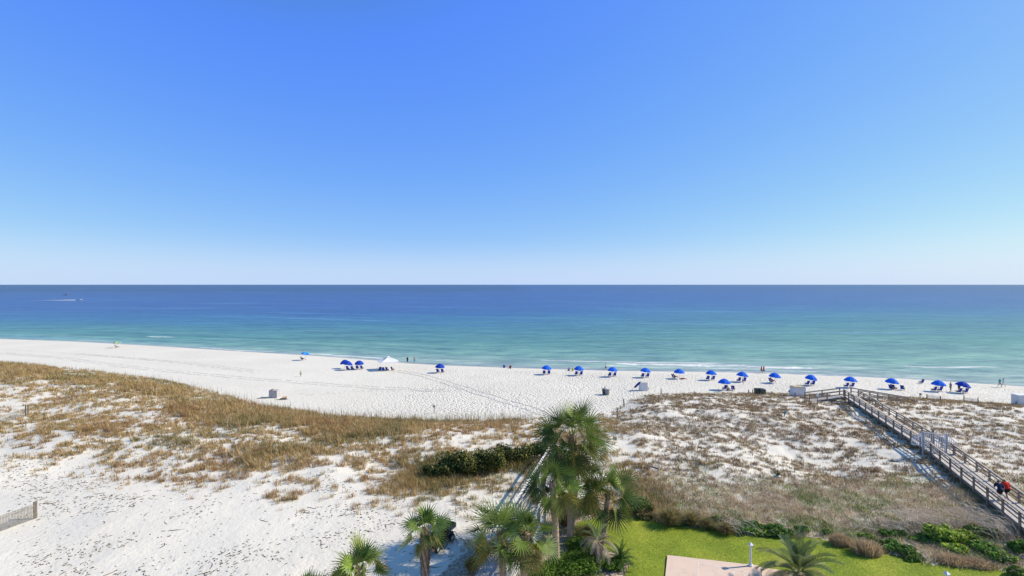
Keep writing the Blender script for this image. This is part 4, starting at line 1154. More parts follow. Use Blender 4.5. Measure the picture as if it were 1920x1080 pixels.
def fan_frond(V, Q, C, base, az, el, pet, fan, col, nl=20, droop=.5, wid=.045, spread=112, rnd=random):
    up = Vector((0, 0, 1)); h = Vector((math.cos(az), math.sin(az), 0))
    d0 = h * math.cos(el) + up * math.sin(el)
    # petiole with a sag
    pts = []; p = Vector(base); d = d0.copy(); sgn = 5
    for i in range(sgn + 1):
        pts.append(p.copy()); p = p + d * (pet / sgn); d = (d - up * (.05 + .03 * droop)).normalized()
    side = h.cross(up).normalized()
    strips(V, Q, C, pts, [.028, .022, .018, .016, .014, .012], side, tuple(c * 1.5 for c in col))
    tip = pts[-1]; d = (d - up * .12).normalized(); nrm = side.cross(d).normalized()
    if nrm.z < 0: nrm = -nrm
    rl = R(rnd.choice((-1, 1)) * rnd.uniform(15, 75)); Mr = Matrix.Rotation(rl, 3, d); side = Mr @ side; nrm = Mr @ nrm
    for k in range(nl):
        q = (k + .5) / nl * 2 - 1; a = R(spread) * q + rnd.uniform(-.03, .03)
        L = fan * (.62 + .42 * math.cos(a * .62)) * rnd.uniform(.9, 1.06)
        # the costa carries the outer leaflets further out
        org = tip + d * (fan * .22 * max(0, 1 - abs(q)))
        dr = (d * math.cos(a) + side * math.sin(a) + nrm * (.22 * abs(q))).normalized()
        sd = dr.cross(nrm).normalized()
        P = []; pos = org.copy(); dd = dr.copy(); sg = 5
        for i in range(sg + 1):
            P.append(pos.copy()); pos = pos + dd * (L / sg); dd = (dd - up * (droop * .030 * (i + .6))).normalized()
        cc = rnd.uniform(.8, 1.25); c = tuple(x * cc for x in col)
        strips(V, Q, C, P, [wid * w for w in (.6, 1.0, 1.0, .75, .4, .06)], sd, c)
def trunk_mesh(H, r, lean, boots_from, seed, par, mat=TRUNK, boots=True):
    rnd = random.Random(seed); mb = MB(); n = max(10, int(H / .18)); pts = []; rad = []
    for i in range(n + 1):
        q = i / n; pts.append((lean[0] * q ** 1.5, lean[1] * q ** 1.5, H * q - .2 * (i == 0)))
        rad.append(r * (1.25 - .3 * min(1, q * 5)) * (1 + .05 * (i % 2)) * rnd.uniform(.96, 1.05))
    mb.tube(pts, rad, 12); o = mb.build('trunk', mat, par, smooth=False)
    if boots:
        mb = MB(); k = 0; z = boots_from
        while z < H - .05:
            for j in range(5):
                a = k * 2.4 + j * 2 * math.pi / 5; q = z / H; c = Vector((lean[0] * q ** 1.5, lean[1] * q ** 1.5, z))
                h = Vector((math.cos(a), math.sin(a), 0)); s = Vector((-h.y, h.x, 0))
                L = rnd.uniform(.22, .38); b0 = c + h * r * .9; b1 = c + h * (r + L * .45) + Vector((0, 0, L)) + s * rnd.uniform(-.05, .05)
                mb.add([b0 - s * .07, b0 + s * .07, b1 + s * .025, b1 - s * .025, b0 - s * .05 - h * .05 - Vector((0, 0, .05)), b0 + s * .05 - h * .05 - Vector((0, 0, .05)), b1 - h * .03],
                       [(0, 1, 2, 3), (0, 3, 6, 4), (1, 5, 6, 2), (0, 4, 5, 1), (3, 2, 6)])
            z += .11; k += 1
        mb.build('leaf_boots', BOOT, par)
    return o
def fan_palm(label, base, H, cr, nf, seed, lean=(0, 0), r=.17, boots_from=None, skirt=6, group='cabbage palms around the grey boardwalk', low=-55, droop=1.0, bright=1.0, wid=.038, yellow=.16, nl=20):
    rnd = random.Random(seed); t = empty('palm_tree', base, rnd.uniform(0, 6), label, 'palm tree', group)
    t.rotation_euler = (0, 0, 0)
    if H > .3: trunk_mesh(H, r, lean, boots_from if boots_from is not None else H * .75, seed, t)
    V = []; Q = []; C = []; top = Vector((lean[0], lean[1], H))
    for i in range(nf):
        q = (i + .5) / nf; az = i * 2.39996 + rnd.uniform(-.25, .25); el = R(lerp(82, low, q ** .95) + rnd.uniform(-10, 10))
        col = rnd.choice(PG); k = bright * (1.15 - .25 * q) * rnd.uniform(.75, 1.6); col = tuple(c * k for c in col)
        if q > .7 and rnd.random() < yellow * 3: col = (.22 * k, .20 * k, .05 * k)
        elif rnd.random() < yellow: col = (.15 * k, .22 * k, .04 * k)
        pet = cr * (rnd.uniform(.40, .56) if i > 4 else rnd.uniform(.2, .35)); fan = cr * rnd.uniform(.42, .54)
        fan_frond(V, Q, C, top + Vector((0, 0, -.25 * q)), az, el, pet, fan, col, nl=nl, droop=droop * rnd.uniform(.6, 1.3) * (1.3 if q > .6 else .8), wid=wid, rnd=rnd)
    npmesh('crown', np.array([tuple(v) for v in V]), quads=np.array(Q), mat=LEAF, col=np.array(C), parent=t)
    if skirt:
        V = []; Q = []; C = []
        for i in range(skirt):
            az = rnd.uniform(0, 6.28); k = rnd.uniform(.8, 1.6)
            fan_frond(V, Q, C, top + Vector((0, 0, -.35)), az, R(rnd.uniform(-80, -60)), cr * .4, cr * .5, (.27 * k, .19 * k, .11 * k), nl=14, droop=1.6, wid=wid * .7, rnd=rnd)
        npmesh('dead_fronds', np.array([tuple(v) for v in V]), quads=np.array(Q), mat=LEAF, col=np.array(C), parent=t)
    # seed stalks
    V = []; Q = []; C = []
    for i in range(4 if H > 2 else 0):
        az = rnd.uniform(0, 6.28); h = Vector((math.cos(az), math.sin(az), 0)); p = top.copy(); d = (h + Vector((0, 0, .5))).normalized(); pts = []
        for k in range(9):
            pts.append(p.copy()); p = p + d * (cr * .11); d = (d - Vector((0, 0, .16))).normalized()
            for m_ in range(5):
                e = p + Vector((rnd.gauss(0, .08), rnd.gauss(0, .08), -rnd.uniform(.02, .16))); strips(V, Q, C, [p, e], [.008, .012], Vector((1, 0, 0)), (.34, .15, .06))
        strips(V, Q, C, pts, [.012] * 9, h.cross(Vector((0, 0, 1))), (.35, .27, .10))
    if V: npmesh('seed_stalks', np.array([tuple(v) for v in V]), quads=np.array(Q), mat=LEAF, col=np.array(C), parent=t)
    return t
def gpt(px, py): return Vector(at(px, py))
def palm_px(label, cpx, cpy, tpx, tpy, cr_px, nf, seed, **kw):
    b = gpt(tpx, tpy); D = b.y; top = Vector(((cpx - 960) * D / F, D, CZ - (cpy - HY) * D / F))
    H = top.z - b.z
    return fan_palm(label, b, H, cr_px * D / F, nf, seed, lean=(top.x - b.x, 0), **kw)
palm_px('tallest cabbage palm with a full dark crown, in front of the beach', 1074, 816, 1068, 1022, 80, 50, 3, low=-50, skirt=18, bright=1.0, r=.19, boots_from=6.3, yellow=.1)
palm_px('leaning cabbage palm with a thick pale trunk, centre-left of the trio', 1037, 905, 1043, 1060, 64, 24, 8, low=-42, skirt=6, bright=.9, r=.24, boots_from=5.0)
palm_px('cabbage palm just right of the thick-trunked one, crowns touching', 1082, 905, 1072, 1008, 70, 24, 5, low=-42, skirt=5, bright=.9, r=.17, boots_from=4.9)
palm_px('short cabbage palm at the lawn corner, right of the palm group', 1143, 922, 1132, 1008, 72, 24, 12, low=-42, skirt=4, r=.22, boots_from=2.9)
palm_px('cabbage palm over the lower walkway, front centre, bright crown', 941, 1000, 944, 1118, 84, 28, 21, low=-34, skirt=3, bright=1.15, r=.2, boots_from=2.6, yellow=.2)
palm_px('yellowing cabbage palm behind the walkway palm, by the white railing', 990, 1000, 980, 1128, 68, 20, 23, low=-60, skirt=6, bright=1.1, r=.19, boots_from=3.2, yellow=.4)
palm_px('small cabbage palm with a shaggy trunk in front of the black cart', 797, 992, 797, 1118, 62, 17, 33, low=-22, skirt=0, bright=1.15, r=.2, boots_from=1.2)
palm_px('low cabbage palm at the bottom edge, left of the cart', 674, 1066, 676, 1170, 64, 20, 41, low=-8, skirt=3, bright=1.15, r=.2, boots_from=1.6, yellow=.3)
palm_px('cabbage palm with only frond tips showing at the bottom edge', 574, 1122, 575, 1200, 58, 24, 44, low=-20, skirt=2, bright=1.1, r=.2, boots_from=1.6)

def feather_frond(V, Q, C, base, az, el, L, col, nl=26, ll=.32, arch=.1, rnd=random, wid=.011, vee=.5, rcol=None):
    up = Vector((0, 0, 1)); h = Vector((math.cos(az), math.sin(az), 0)); d = h * math.cos(el) + up * math.sin(el); p = Vector(base); pts = []; ds = []
    for i in range(13):
        pts.append(p.copy()); ds.append(d.copy()); p = p + d * (L / 12); d = (d - up * arch * (.5 + i / 12)).normalized()
    side = h.cross(up).normalized(); strips(V, Q, C, pts, [.022 * (1 - .8 * i / 12) for i in range(13)], side, rcol or tuple(c * 1.6 for c in col))
    for k in range(nl):
        q = .16 + .84 * (k + .5) / nl; i = min(11, int(q * 12)); f = q * 12 - i; o = pts[i].lerp(pts[i + 1], f); dd = ds[i]
        n = side.cross(dd).normalized(); n = n if n.z > 0 else -n; l = ll * math.sin(math.pi * (.12 + .82 * q)) ** .7 * rnd.uniform(.85, 1.1)
        for s in (-1, 1):
            e = (dd * .55 + side * s * .8 + n * vee).normalized(); P = [o, o + e * l * .5, o + e * l - up * l * .18]
            cc = rnd.uniform(.8, 1.2); strips(V, Q, C, P, [wid * .8, wid, .002], dd, tuple(c * cc for c in col))
def feather_plant(name, label, cat, base, H, r, L, nf, cols, seed, low=-30, arch=.1, ll=.32, trunkmat=TRUNK, extra=None, group=None, boots=False, nl=28, wid=.011, hi=80):
    rnd = random.Random(seed); t = empty(name, base, 0, label, cat, group)
    if H > .1: trunk_mesh(H, r, (0, 0), .1, seed, t, trunkmat, boots)
    V = []; Q = []; C = []
    for i in range(nf):
        q = (i + .5) / nf; az = i * 2.39996 + rnd.uniform(-.2, .2); el = R(lerp(hi, low, q) + rnd.uniform(-6, 6)); k = rnd.uniform(.85, 1.15)
        col = tuple(c * k for c in rnd.choice(cols)); feather_frond(V, Q, C, (0, 0, H), az, el, L * rnd.uniform(.8, 1.05), col, ll=ll, arch=arch, rnd=rnd, nl=nl, wid=wid)
    npmesh('crown', np.array([tuple(v) for v in V]), quads=np.array(Q), mat=LEAF, col=np.array(C), parent=t)
    if extra:
        V = []; Q = []; C = []; n2, cols2, l0, l1, ar = extra
        for i in range(n2):
            az = i * 2.39996 + rnd.uniform(-.3, .3); col = rnd.choice(cols2)
            feather_frond(V, Q, C, (0, 0, H - .05), az, R(rnd.uniform(l0, l1)), L * rnd.uniform(.75, 1.0), col, ll=ll * .7, arch=ar, rnd=rnd, nl=26, vee=-.1, wid=wid)
        npmesh('dead_fronds', np.array([tuple(v) for v in V]), quads=np.array(Q), mat=LEAF, col=np.array(C), parent=t)
    return t
GREYG = [(.12, .17, .09), (.16, .20, .11), (.10, .15, .06), (.18, .22, .08)]
b = gpt(1121, 1066)
feather_plant('palm_tree', 'nearly dead pindo palm, grey fronds hanging round a rough stub trunk', 'palm tree', b, 1.75, .26, 1.9, 7, [(.14, .20, .08), (.20, .26, .12)], 5, low=35, arch=.14, extra=(22, [(.36, .31, .26), (.30, .25, .20), (.42, .37, .31), (.25, .20, .15)], 5, 50, .24), boots=True)
b = gpt(1497, 1108)
feather_plant('palm_tree', 'pindo palm with arching feathery fronds at the edge of the pink patio', 'palm tree', b, 1.15, .28, 2.6, 30, GREYG + [(.26, .28, .06), (.20, .25, .08)], 9, low=-8, arch=.11, ll=.50, nl=56, wid=.015, extra=(7, [(.32, .26, .19), (.40, .30, .12), (.28, .22, .16)], -5, 25, .14), boots=True)
b = gpt(1163, 1062)
feather_plant('cycad', 'dark green sago cycad on the lawn edge beside the dying palm', 'cycad', b, .35, .16, 1.35, 26, [(.03, .085, .02), (.045, .11, .025), (.06, .13, .03)], 13, low=-5, arch=.13, ll=.20, nl=34, wid=.012)

# ---- leafy shrubs -----------------------------------------------------------
def leaf_shrub(name, label, base, dims, n, cols, seed, lsz=.06, cat='shrub', group=None, lobes=9, stems=8, blade=False, lift=.35, surf=.55, lsc=1.0):
    rn = np.random.default_rng(seed); t = empty(name, base, 0, label, cat, group)
    W_, D_, H_ = dims
    lc = np.stack([(rn.random(lobes) - .5) * W_ * .72, (rn.random(lobes) - .5) * D_ * .72, H_ * (.30 + .42 * rn.random(lobes))], 1)
    lr = lsc * (.26 + .16 * rn.random(lobes))[:, None] * np.array([W_ * .75, D_ * .75, H_ * 1.05]) 
    i = rn.integers(0, lobes, n); v = rn.normal(size=(n, 3)); v /= np.linalg.norm(v, axis=1)[:, None]
    rad = np.where(rn.random(n) < surf, rn.random(n) * .16 + .86, rn.random(n) ** .5)[:, None]
    rad = rad * (1 + .22 * (rn.random((n, 1)) < .08))
    P = lc[i] + v * lr[i] * rad; P[:, 2] = np.maximum(P[:, 2], .02)
    up = v * .6 + rn.normal(0, .55, (n, 3)) + np.array([0, 0, lift]); up /= np.linalg.norm(up, axis=1)[:, None]
    tt = np.cross(up, rn.normal(size=(n, 3))); tt /= np.linalg.norm(tt, axis=1)[:, None]; bb = np.cross(up, tt)
    s = lsz * (.6 + .8 * rn.random((n, 1))); wv = .25 if blade else .5
    V = np.stack([P - tt * s * .5, P + bb * s * wv, P + tt * s * .7, P - bb * s * wv], 1).reshape(-1, 3)
    q = np.arange(n * 4).reshape(n, 4); base_c = np.array(cols)[(rn.random(n) ** 1.2 * len(cols)).astype(int)]
    lobec = (.75 + .5 * rn.random(lobes))[i][:, None]
    C = np.repeat(np.clip(base_c * lobec * (.7 + .6 * rn.random((n, 1))), 0, 1), 4, 0)
    npmesh('foliage', V, quads=q, mat=FOL, col=C, parent=t)
    mb = MB()
    for k in range(stems):
        j = rn.integers(0, lobes); e = Vector(lc[j] + rn.normal(0, .1, 3) * np.array([W_, D_, H_]) * .6); e.z = max(e.z, H_ * .3)
        mb.tube([(e.x * .2, e.y * .2, -.05), (e.x * .6, e.y * .6, e.z * .5), tuple(e)], [.025, .016, .007], 5)
    mb.build('stems', TWIG, t)
    return t
def shrub_px(label, px, py, wpx, hpx, cols, seed, n=2600, lsz=.07, dep=.8, name='shrub', **kw):
    b = gpt(px, py); k = b.y / F; w = wpx * k; h = max(.2, hpx * k * (.80 if seed < 110 or seed >= 500 else .62)); b.y += w * dep * .25
    return leaf_shrub(name, label, b, (w, w * dep, h), n, cols, seed, lsz, **kw)
DKG = [(.03, .06, .018), (.06, .09, .025), (.12, .14, .035), (.22, .22, .05), (.32, .28, .07)]
sg = 'dark evergreen shrubs left of the tall palm'
for i, a in enumerate([('low dark shrub at the left end of the evergreen clump', 816, 897, 50, 34, 0), ('largest dark evergreen shrub, second from left in the clump', 858, 897, 84, 60, 1), ('dark evergreen shrub in the middle of the clump', 912, 889, 66, 56, 2),
     ('dark evergreen shrub just left of the tall palm crown', 966, 871, 76, 44, 3), ('dark shrub half hidden behind the tall palm fronds', 1012, 862, 44, 40, 4)]):
    shrub_px(a[0], a[1], a[2], a[3], a[4], DKG, 100 + i, n=5200, lsz=.15, dep=.6, group=sg, lobes=20, lsc=.75)
BG_ = [(.10, .22, .028), (.15, .29, .045), (.07, .15, .02), (.20, .35, .07)]
YG = [(.38, .50, .05), (.48, .58, .09), (.28, .42, .04), (.54, .64, .15)]
OL = [(.14, .16, .045), (.16, .16, .06), (.22, .19, .09), (.07, .09, .025)]
lg = 'green shrubs along the lawn edge'
S_ = [('leafy green shrub at the lawn edge, farthest left, behind the short palm', 1200, 968, 60, 46, OL + BG_[:2]), ('dark olive bush right of the short palm at the lawn edge', 1212, 974, 44, 22, OL),
      ('round olive-green shrub between the two grass clumps', 1274, 985, 40, 22, BG_ + OL), ('low green-brown bush left of the bleached branches', 1345, 993, 52, 26, OL + BG_[:1]),
      ('green shrub tangled with bleached branches at the lawn edge', 1412, 1003, 66, 32, BG_), ('dense dark green shrub, taller of two right of the branches', 1458, 1006, 40, 34, BG_),
      ('low bright green plant hugging the lawn edge', 1436, 1008, 36, 14, YG[:2] + BG_), ('dark green bush beside the dense tall one', 1476, 1009, 38, 24, BG_[:3]), ('small isolated green bush in dry straw', 1506, 1000, 30, 20, BG_),
      ('small dark bush at the dry lawn corner', 1556, 1006, 22, 16, BG_), ('light green plant in straw above the lawn bend', 1629, 1014, 30, 18, YG[:2] + BG_), ('small dark green tuft at the lawn bend', 1602, 1026, 22, 14, BG_),
      ('green shrub high in the straw slope, left one', 1663, 1008, 30, 20, BG_), ('green shrub high in the straw slope, right one', 1686, 1008, 34, 20, BG_), ('broad green bush above the lawn bend', 1678, 1034, 50, 30, BG_),
      ('dark green bush below the broad one', 1704, 1044, 44, 26, BG_[:3]), ('darkest bush touching the lawn under the yellow-green shrub', 1716, 1052, 46, 18, BG_[:3]), ('mid green bush left of the yellow-green shrub', 1735, 1020, 46, 24, BG_ + YG[:1]),
      ('bright yellow-green shrub, main crown', 1778, 1024, 74, 52, YG), ('yellow-green shrub crown to the right of the main one', 1815, 1018, 50, 36, YG), ('low yellow-green spray at the foot of the bright shrub', 1796, 1038, 52, 26, YG),
      ('green bush at the right end of the yellow-green shrub', 1838, 1034, 40, 26, BG_ + YG[:1]), ('long green bush sloping towards the corner, upper', 1858, 1040, 56, 34, BG_ + YG[:1]), ('green bush near the bottom right corner, lower', 1886, 1056, 54, 34, BG_ + YG[:1]),
      ('green bush cut by the right edge under the boardwalk', 1915, 1040, 40, 40, BG_), ('green bush in the straw below the boardwalk', 1848, 1006, 60, 28, BG_ + OL), ('dark spray at the very corner of the lawn', 1915, 1086, 44, 34, BG_ + OL)]
for i, (lab, px, py, w, h, cols) in enumerate(S_):
    shrub_px(lab, px, py, w * (.85 if px > 1500 else 1), h * (1.1 if i % 3 == 0 else .85), cols + ([(.30, .26, .14)] if i % 2 else [(.13, .17, .05)]), 200 + i, n=int(min(3600, 700 + w * h * 1.1)), lsz=.12 if cols is not YG else .15, dep=.75, group=lg, surf=.35, lobes=24, lsc=.62, stems=16)
# brown clump grasses
def clump(label, px, py, wpx, hpx, cols, seed, n=1300, name='grass_clump', group='tall grass clumps at the lawn edge', cat='grass clump'):
    b = gpt(px, py); k = b.y / F; w = wpx * k / 2; h = hpx * k * 1.0; rn = np.random.default_rng(seed); t = empty(name, b, 0, label, cat, group)
    a = rn.random(n) * 2 * math.pi; r = rn.random(n) ** .6; brush = cols is CBB; n = n;  n0 = .9 if brush else .25; P = np.stack([np.cos(a) * w * n0 * r, np.sin(a) * w * n0 * .6 * r, np.zeros(n) - .03], 1)
    H = h * (.5 + .6 * rn.random(n)) * (1 - .35 * r); L = np.stack([np.cos(a) * w * r * 1.2, np.sin(a) * w * r * 1.2], 1) * (.15 if brush else 1) + (rn.normal(0, .16, (n, 2)) if brush else 0); tip = P + np.stack([L[:, 0], L[:, 1], H], 1); mid = P + np.stack([L[:, 0] * .35, L[:, 1] * .35, H * .72], 1)
    aa = rn.random(n) * 6.28; dx = np.stack([np.cos(aa), np.sin(aa), 0 * aa], 1) * .012
    V = np.stack([P - dx, P + dx, mid + dx, mid - dx, tip], 1).reshape(-1, 3); b5 = np.arange(n) * 5
    C = np.repeat(np.array(cols)[rn.integers(0, len(cols), n)] * (.7 + .6 * rn.random((n, 1))), 5, 0)
    npmesh('blades', V, tris=np.stack([b5 + 3, b5 + 2, b5 + 4], 1), quads=np.stack([b5, b5 + 1, b5 + 2, b5 + 3], 1), mat=GRASS, col=C, parent=t)
    return t
CB = [(.40, .30, .13), (.30, .26, .11), (.20, .21, .08), (.50, .40, .22)]
CBB = [(.58, .44, .27), (.48, .35, .21), (.66, .52, .34), (.36, .25, .15)]
for i, a in enumerate([('golden-brown grass clump, larger left one, at the lawn edge', 1256, 985, 48, 40, CB), ('olive-brown grass clump, right of the larger one', 1296, 986, 36, 32, CB), ('thin brown grass clump left of the bleached branches', 1325, 990, 36, 24, CB),
     ('dull grass clump bulging over the lawn edge', 1362, 1000, 40, 24, CB), ('round brown brush clump left of the lawn bend', 1576, 1022, 42, 26, CBB), ('larger round brown brush clump at the lawn bend', 1625, 1038, 60, 30, CBB),
     ('brown brush clump under the bright yellow-green shrub', 1790, 1056, 60, 18, CBB), ('brown brush clump near the lower right lawn edge', 1836, 1062, 56, 16, CBB), ('green-gold grass tuft on the left bank of the lower walkway', 884, 1072, 26, 32, CB + [(.12, .2, .05)]),
     ('pale grass tuft between the palm trunks', 1012, 960, 40, 40, CB), ('straw-coloured grass tuft left of the slim palm trunk', 1060, 985, 50, 44, CB + CBB[:1]), ('feathery grass tuft behind the short palm trunk', 1100, 960, 60, 30, CB + [(.12, .2, .05)]),
     ('grass tuft beside the rough stub trunk', 1100, 1010, 40, 28, CB), ('green tuft on the left side of the walkway, higher', 905, 1040, 28, 24, CB + [(.10, .2, .04)] * 2)]):
    clump(*a, seed=300 + i)
# bleached arching branches
def branches(label, px, py, wpx, hpx, n, seed, lean=-1):
    b = gpt(px, py); k = b.y / F; rn = random.Random(seed); mb = MB()
    for i in range(n):
        x0 = rn.uniform(-.5, .5) * wpx * k; y0 = rn.uniform(-.3, .3) * wpx * k; h = hpx * k * rn.uniform(.5, 1.1); l = rn.uniform(.5, 1.1) * hpx * k * lean
        mb.tube([(x0, y0, 0), (x0 + l * .3, y0, h * .55), (x0 + l * .8, y0 - .1, h * .9), (x0 + l * 1.3, y0 - .15, h)], [.016, .012, .009, .004], 4)
    o = mb.build('bare_branches', simple('bleached_stems', (.48, .42, .37), .9, .3, 5) if 'BLEACH' not in globals() else BLEACH, loc=b); tag(o, label, 'branches', 'bleached dead stems in the straw')
BLEACH = simple('bleached_stems', (.50, .44, .39), .9, .3, 5)
for i, a in enumerate([('bleached stems sprawling over the green lawn-edge shrub', 1405, 1000, 60, 26, 40), ('bundle of pale leaning stems above the yellow-green shrub', 1735, 992, 90, 44, 110), ('pale leaning stems left of the boardwalk piles', 1830, 985, 70, 44, 60),
                       ('pale leaning stems under the boardwalk at the right edge', 1885, 1010, 70, 46, 60), ('short pale stems in the middle of the straw slope', 1650, 990, 90, 22, 60)]):
    branches(*a, seed=400 + i)
# ---- hedge and bed around the palms -------------------------------------------
hg = 'light green ground-cover hedges by the palms'
for i, (lab, px, py, w, h) in enumerate([('light green hedge mound at the bottom edge, left part', 1015, 1092, 70, 32), ('light green hedge mound at the bottom edge, middle part', 1065, 1088, 80, 36), ('light green hedge mound right, against the stub trunk', 1105, 1080, 60, 40),
                                      ('green hedge patch behind the stub trunk', 1090, 1042, 60, 26), ('dark green hedge patch between thick trunk and stub', 1070, 1062, 60, 24), ('green hedge patch right of the stub trunk', 1150, 1072, 40, 24)]):
    shrub_px(lab, px, py, w, h, [(.10, .20, .02), (.16, .27, .03), (.22, .33, .045), (.05, .12, .015)], 500 + i, n=4200, lsz=.075, dep=.8, group=hg, name='hedge', cat='hedge', lobes=16, surf=.8, lift=.9)
def litter():
    N = 22000; x0, y0 = BED.min(0); x1, y1 = BED.max(0)
    X = x0 + rng.random(N) * (x1 - x0); Y = 24 + rng.random(N) * (y1 - 24); ok = inside(BED, X, Y) & (rng.random(N) < .35 + .9 * fbm(X * .8, Y * .8, 9, 2)); X, Y = X[ok], Y[ok]; n = len(X)
    a = rng.random(n) * 6.28; ln = .06 + .18 * rng.random(n)
    blades('leaf_litter', np.stack([X, Y, hz(X, Y)], 1), .01 + .07 * rng.random(n), np.stack([np.cos(a) * ln, np.sin(a) * ln], 1), np.full(n, .035), pick([(.30, .19, .12), (.38, .26, .18), (.22, .14, .09), (.45, .34, .26), (.14, .10, .07)], n), True, GRASS)
    # scrubby leafy sprinkling in the straw
    N = 34000; Y = 30 + 22 * rng.random(N); X = rng.random(N) * 1.12 * Y + 4; Z = hz(X, Y); d = dens(X, Y, Z)
    ok = (d > 6.5) & ~inside(LAWN, X, Y) & ~inside(BED, X, Y) & (fbm(X * .45, Y * .45, 123, 3) > .47); X, Y, Z = X[ok], Y[ok], Z[ok]; n = len(X)
    a = rng.random(n) * 6.28; ln = .04 + .07 * rng.random(n)
    blades('creeping_leaves', np.stack([X, Y, Z + .05 + .1 * rng.random(n)], 1), .02 + .08 * rng.random(n), np.stack([np.cos(a) * ln, np.sin(a) * ln], 1), np.full(n, .07), pick(GREEN + YG[:1] + OLIVE[:1], n, .3), True, GRASS)
litter()

# ================================================================== PEOPLE
SKIN = simple('skin', (.50, .30, .20), .55, .08, 4); SKIN2 = simple('tanned_skin', (.34, .19, .12), .55, .08, 4)
HAIRD = simple('dark_hair', (.03, .022, .018), .7, .2, 8); HAIRB = simple('fair_hair', (.38, .26, .13), .7, .2, 8); HAIRG = simple('grey_hair', (.45, .43, .40), .7, .2, 8)
def cloth(n, c): return simple(n, c, .85, .12, 4, spec=.15)
CL = dict(black=cloth('black_cloth', (.02,.02,.022)), white=cloth('white_cloth', (.72,.72,.74)), red=cloth('red_cloth', (.72,.035,.02)), navy=cloth('dark_navy_cloth', (.02,.03,.075)), teal=cloth('teal_cloth', (.02,.36,.36)),
          maroon=cloth('maroon_cloth', (.22,.03,.03)), blue=cloth('blue_cloth', (.02,.06,.30)), yellow=cloth('yellow_cloth', (.55,.50,.10)), grey=cloth('grey_cloth', (.22,.22,.25)), aqua=cloth('aqua_swim_cloth', (.02,.38,.55)),
          green=cloth('green_cloth', (.05,.22,.12)), brown=cloth('brown_cloth', (.20,.11,.08)), khaki=cloth('khaki_cloth', (.40,.33,.24)))
POSES = {}
POSES['stand'] = dict(pel=(0,0,.92), che=(0,.01,1.28), nek=(0,.0,1.44), hed=(0,.02,1.60), sh=.185, shz=1.40, el=[(-.25,-.03,1.13),(.25,-.03,1.13)], ha=[(-.26,.07,.88),(.26,.07,.88)],
                      kn=[(-.11,.02,.50),(.11,.03,.50)], an=[(-.12,-.02,.09),(.13,0,.09)], to=[(-.14,.15,.04),(.16,.16,.04)])
POSES['walk'] = dict(pel=(0,0,.90), che=(0,.04,1.26), nek=(0,.05,1.42), hed=(0,.08,1.58), sh=.185, shz=1.38, el=[(-.24,.14,1.14),(.25,-.14,1.14)], ha=[(-.22,.34,1.0),(.25,-.26,.92)],
                     kn=[(-.10,-.02,.50),(.10,.22,.52)], an=[(-.10,-.34,.17),(.10,.30,.10)], to=[(-.10,-.24,.04),(.10,.46,.07)])
POSES['lean'] = dict(pel=(0,-.12,.90), che=(0,.10,1.20), nek=(0,.20,1.33), hed=(0,.30,1.44), sh=.19, shz=1.30, shy=.16, el=[(-.26,.22,1.03),(.26,.12,1.05)], ha=[(-.20,.42,.92),(.27,.20,.80)],
                     kn=[(-.10,-.10,.50),(.11,.20,.52)], an=[(-.10,-.40,.16),(.11,.24,.10)], to=[(-.10,-.30,.04),(.11,.40,.06)])
POSES['ground'] = dict(pel=(0,0,.11), che=(0,-.06,.45), nek=(0,-.02,.62), hed=(0,.03,.78), sh=.18, shz=.58, shy=-.03, el=[(-.27,.05,.38),(.27,.06,.38)], ha=[(-.20,.28,.40),(.20,.30,.38)],
                       kn=[(-.16,.36,.42),(.16,.38,.40)], an=[(-.15,.58,.07),(.16,.60,.07)], to=[(-.17,.74,.04),(.18,.76,.04)])
POSES['recline'] = dict(pel=(0,-.05,.36), che=(0,-.30,.68), nek=(0,-.40,.84), hed=(0,-.42,1.00), sh=.18, shz=.80, shy=-.36, el=[(-.30,-.12,.60),(.30,-.12,.60)], ha=[(-.32,.14,.56),(.32,.16,.56)],
                        kn=[(-.10,.42,.46),(.12,.40,.50)], an=[(-.12,.80,.14),(.13,.72,.10)], to=[(-.14,.90,.20),(.15,.86,.14)])
POSES['lie'] = dict(pel=(0,0,.16), che=(0,-.36,.20), nek=(0,-.54,.22), hed=(0,-.70,.26), sh=.18, shz=.20, shy=-.50, el=[(-.32,-.30,.14),(.32,-.30,.14)], ha=[(-.30,-.04,.10),(.30,-.05,.10)],
                    kn=[(-.10,.42,.22),(.12,.40,.30)], an=[(-.12,.84,.09),(.13,.78,.09)], to=[(-.14,.94,.16),(.15,.92,.12)])
def caps(mb, a, b, ra, rb, n=10):
    a = Vector(a); b = Vector(b); d = (b - a); L = d.length
    if L < 1e-5: mb.ell(a, (ra,) * 3, n, 6); return
    d /= L; pts = []; rad = []
    for k in range(3): t = math.pi / 2 * k / 3; pts.append(a - d * ra * math.cos(t)); rad.append(max(.004, ra * math.sin(t)))
    pts.append(a); rad.append(ra); pts.append(b); rad.append(rb)
    for k in (2, 1, 0): t = math.pi / 2 * k / 3; pts.append(b + d * rb * math.cos(t)); rad.append(max(.004, rb * math.sin(t)))
    mb.tube(pts, rad, n)
def solid(mb, name, mat, par, vox):
    """weld the overlapping limbs into one continuous skin"""
    o = mb.build(name + '_tmp', mat); m = o.modifiers.new('r', 'REMESH'); m.mode = 'VOXEL'; m.voxel_size = vox; m.use_smooth_shade = True
    s = o.modifiers.new('s', 'SMOOTH'); s.factor = .5; s.iterations = 2
    dg = bpy.context.evaluated_depsgraph_get(); me = bpy.data.meshes.new_from_object(o.evaluated_get(dg)); me.name = name
    bpy.data.objects.remove(o); me.materials.clear(); me.materials.append(mat)
    o = bpy.data.objects.new(name, me); COL.objects.link(o); o.parent = par; return o
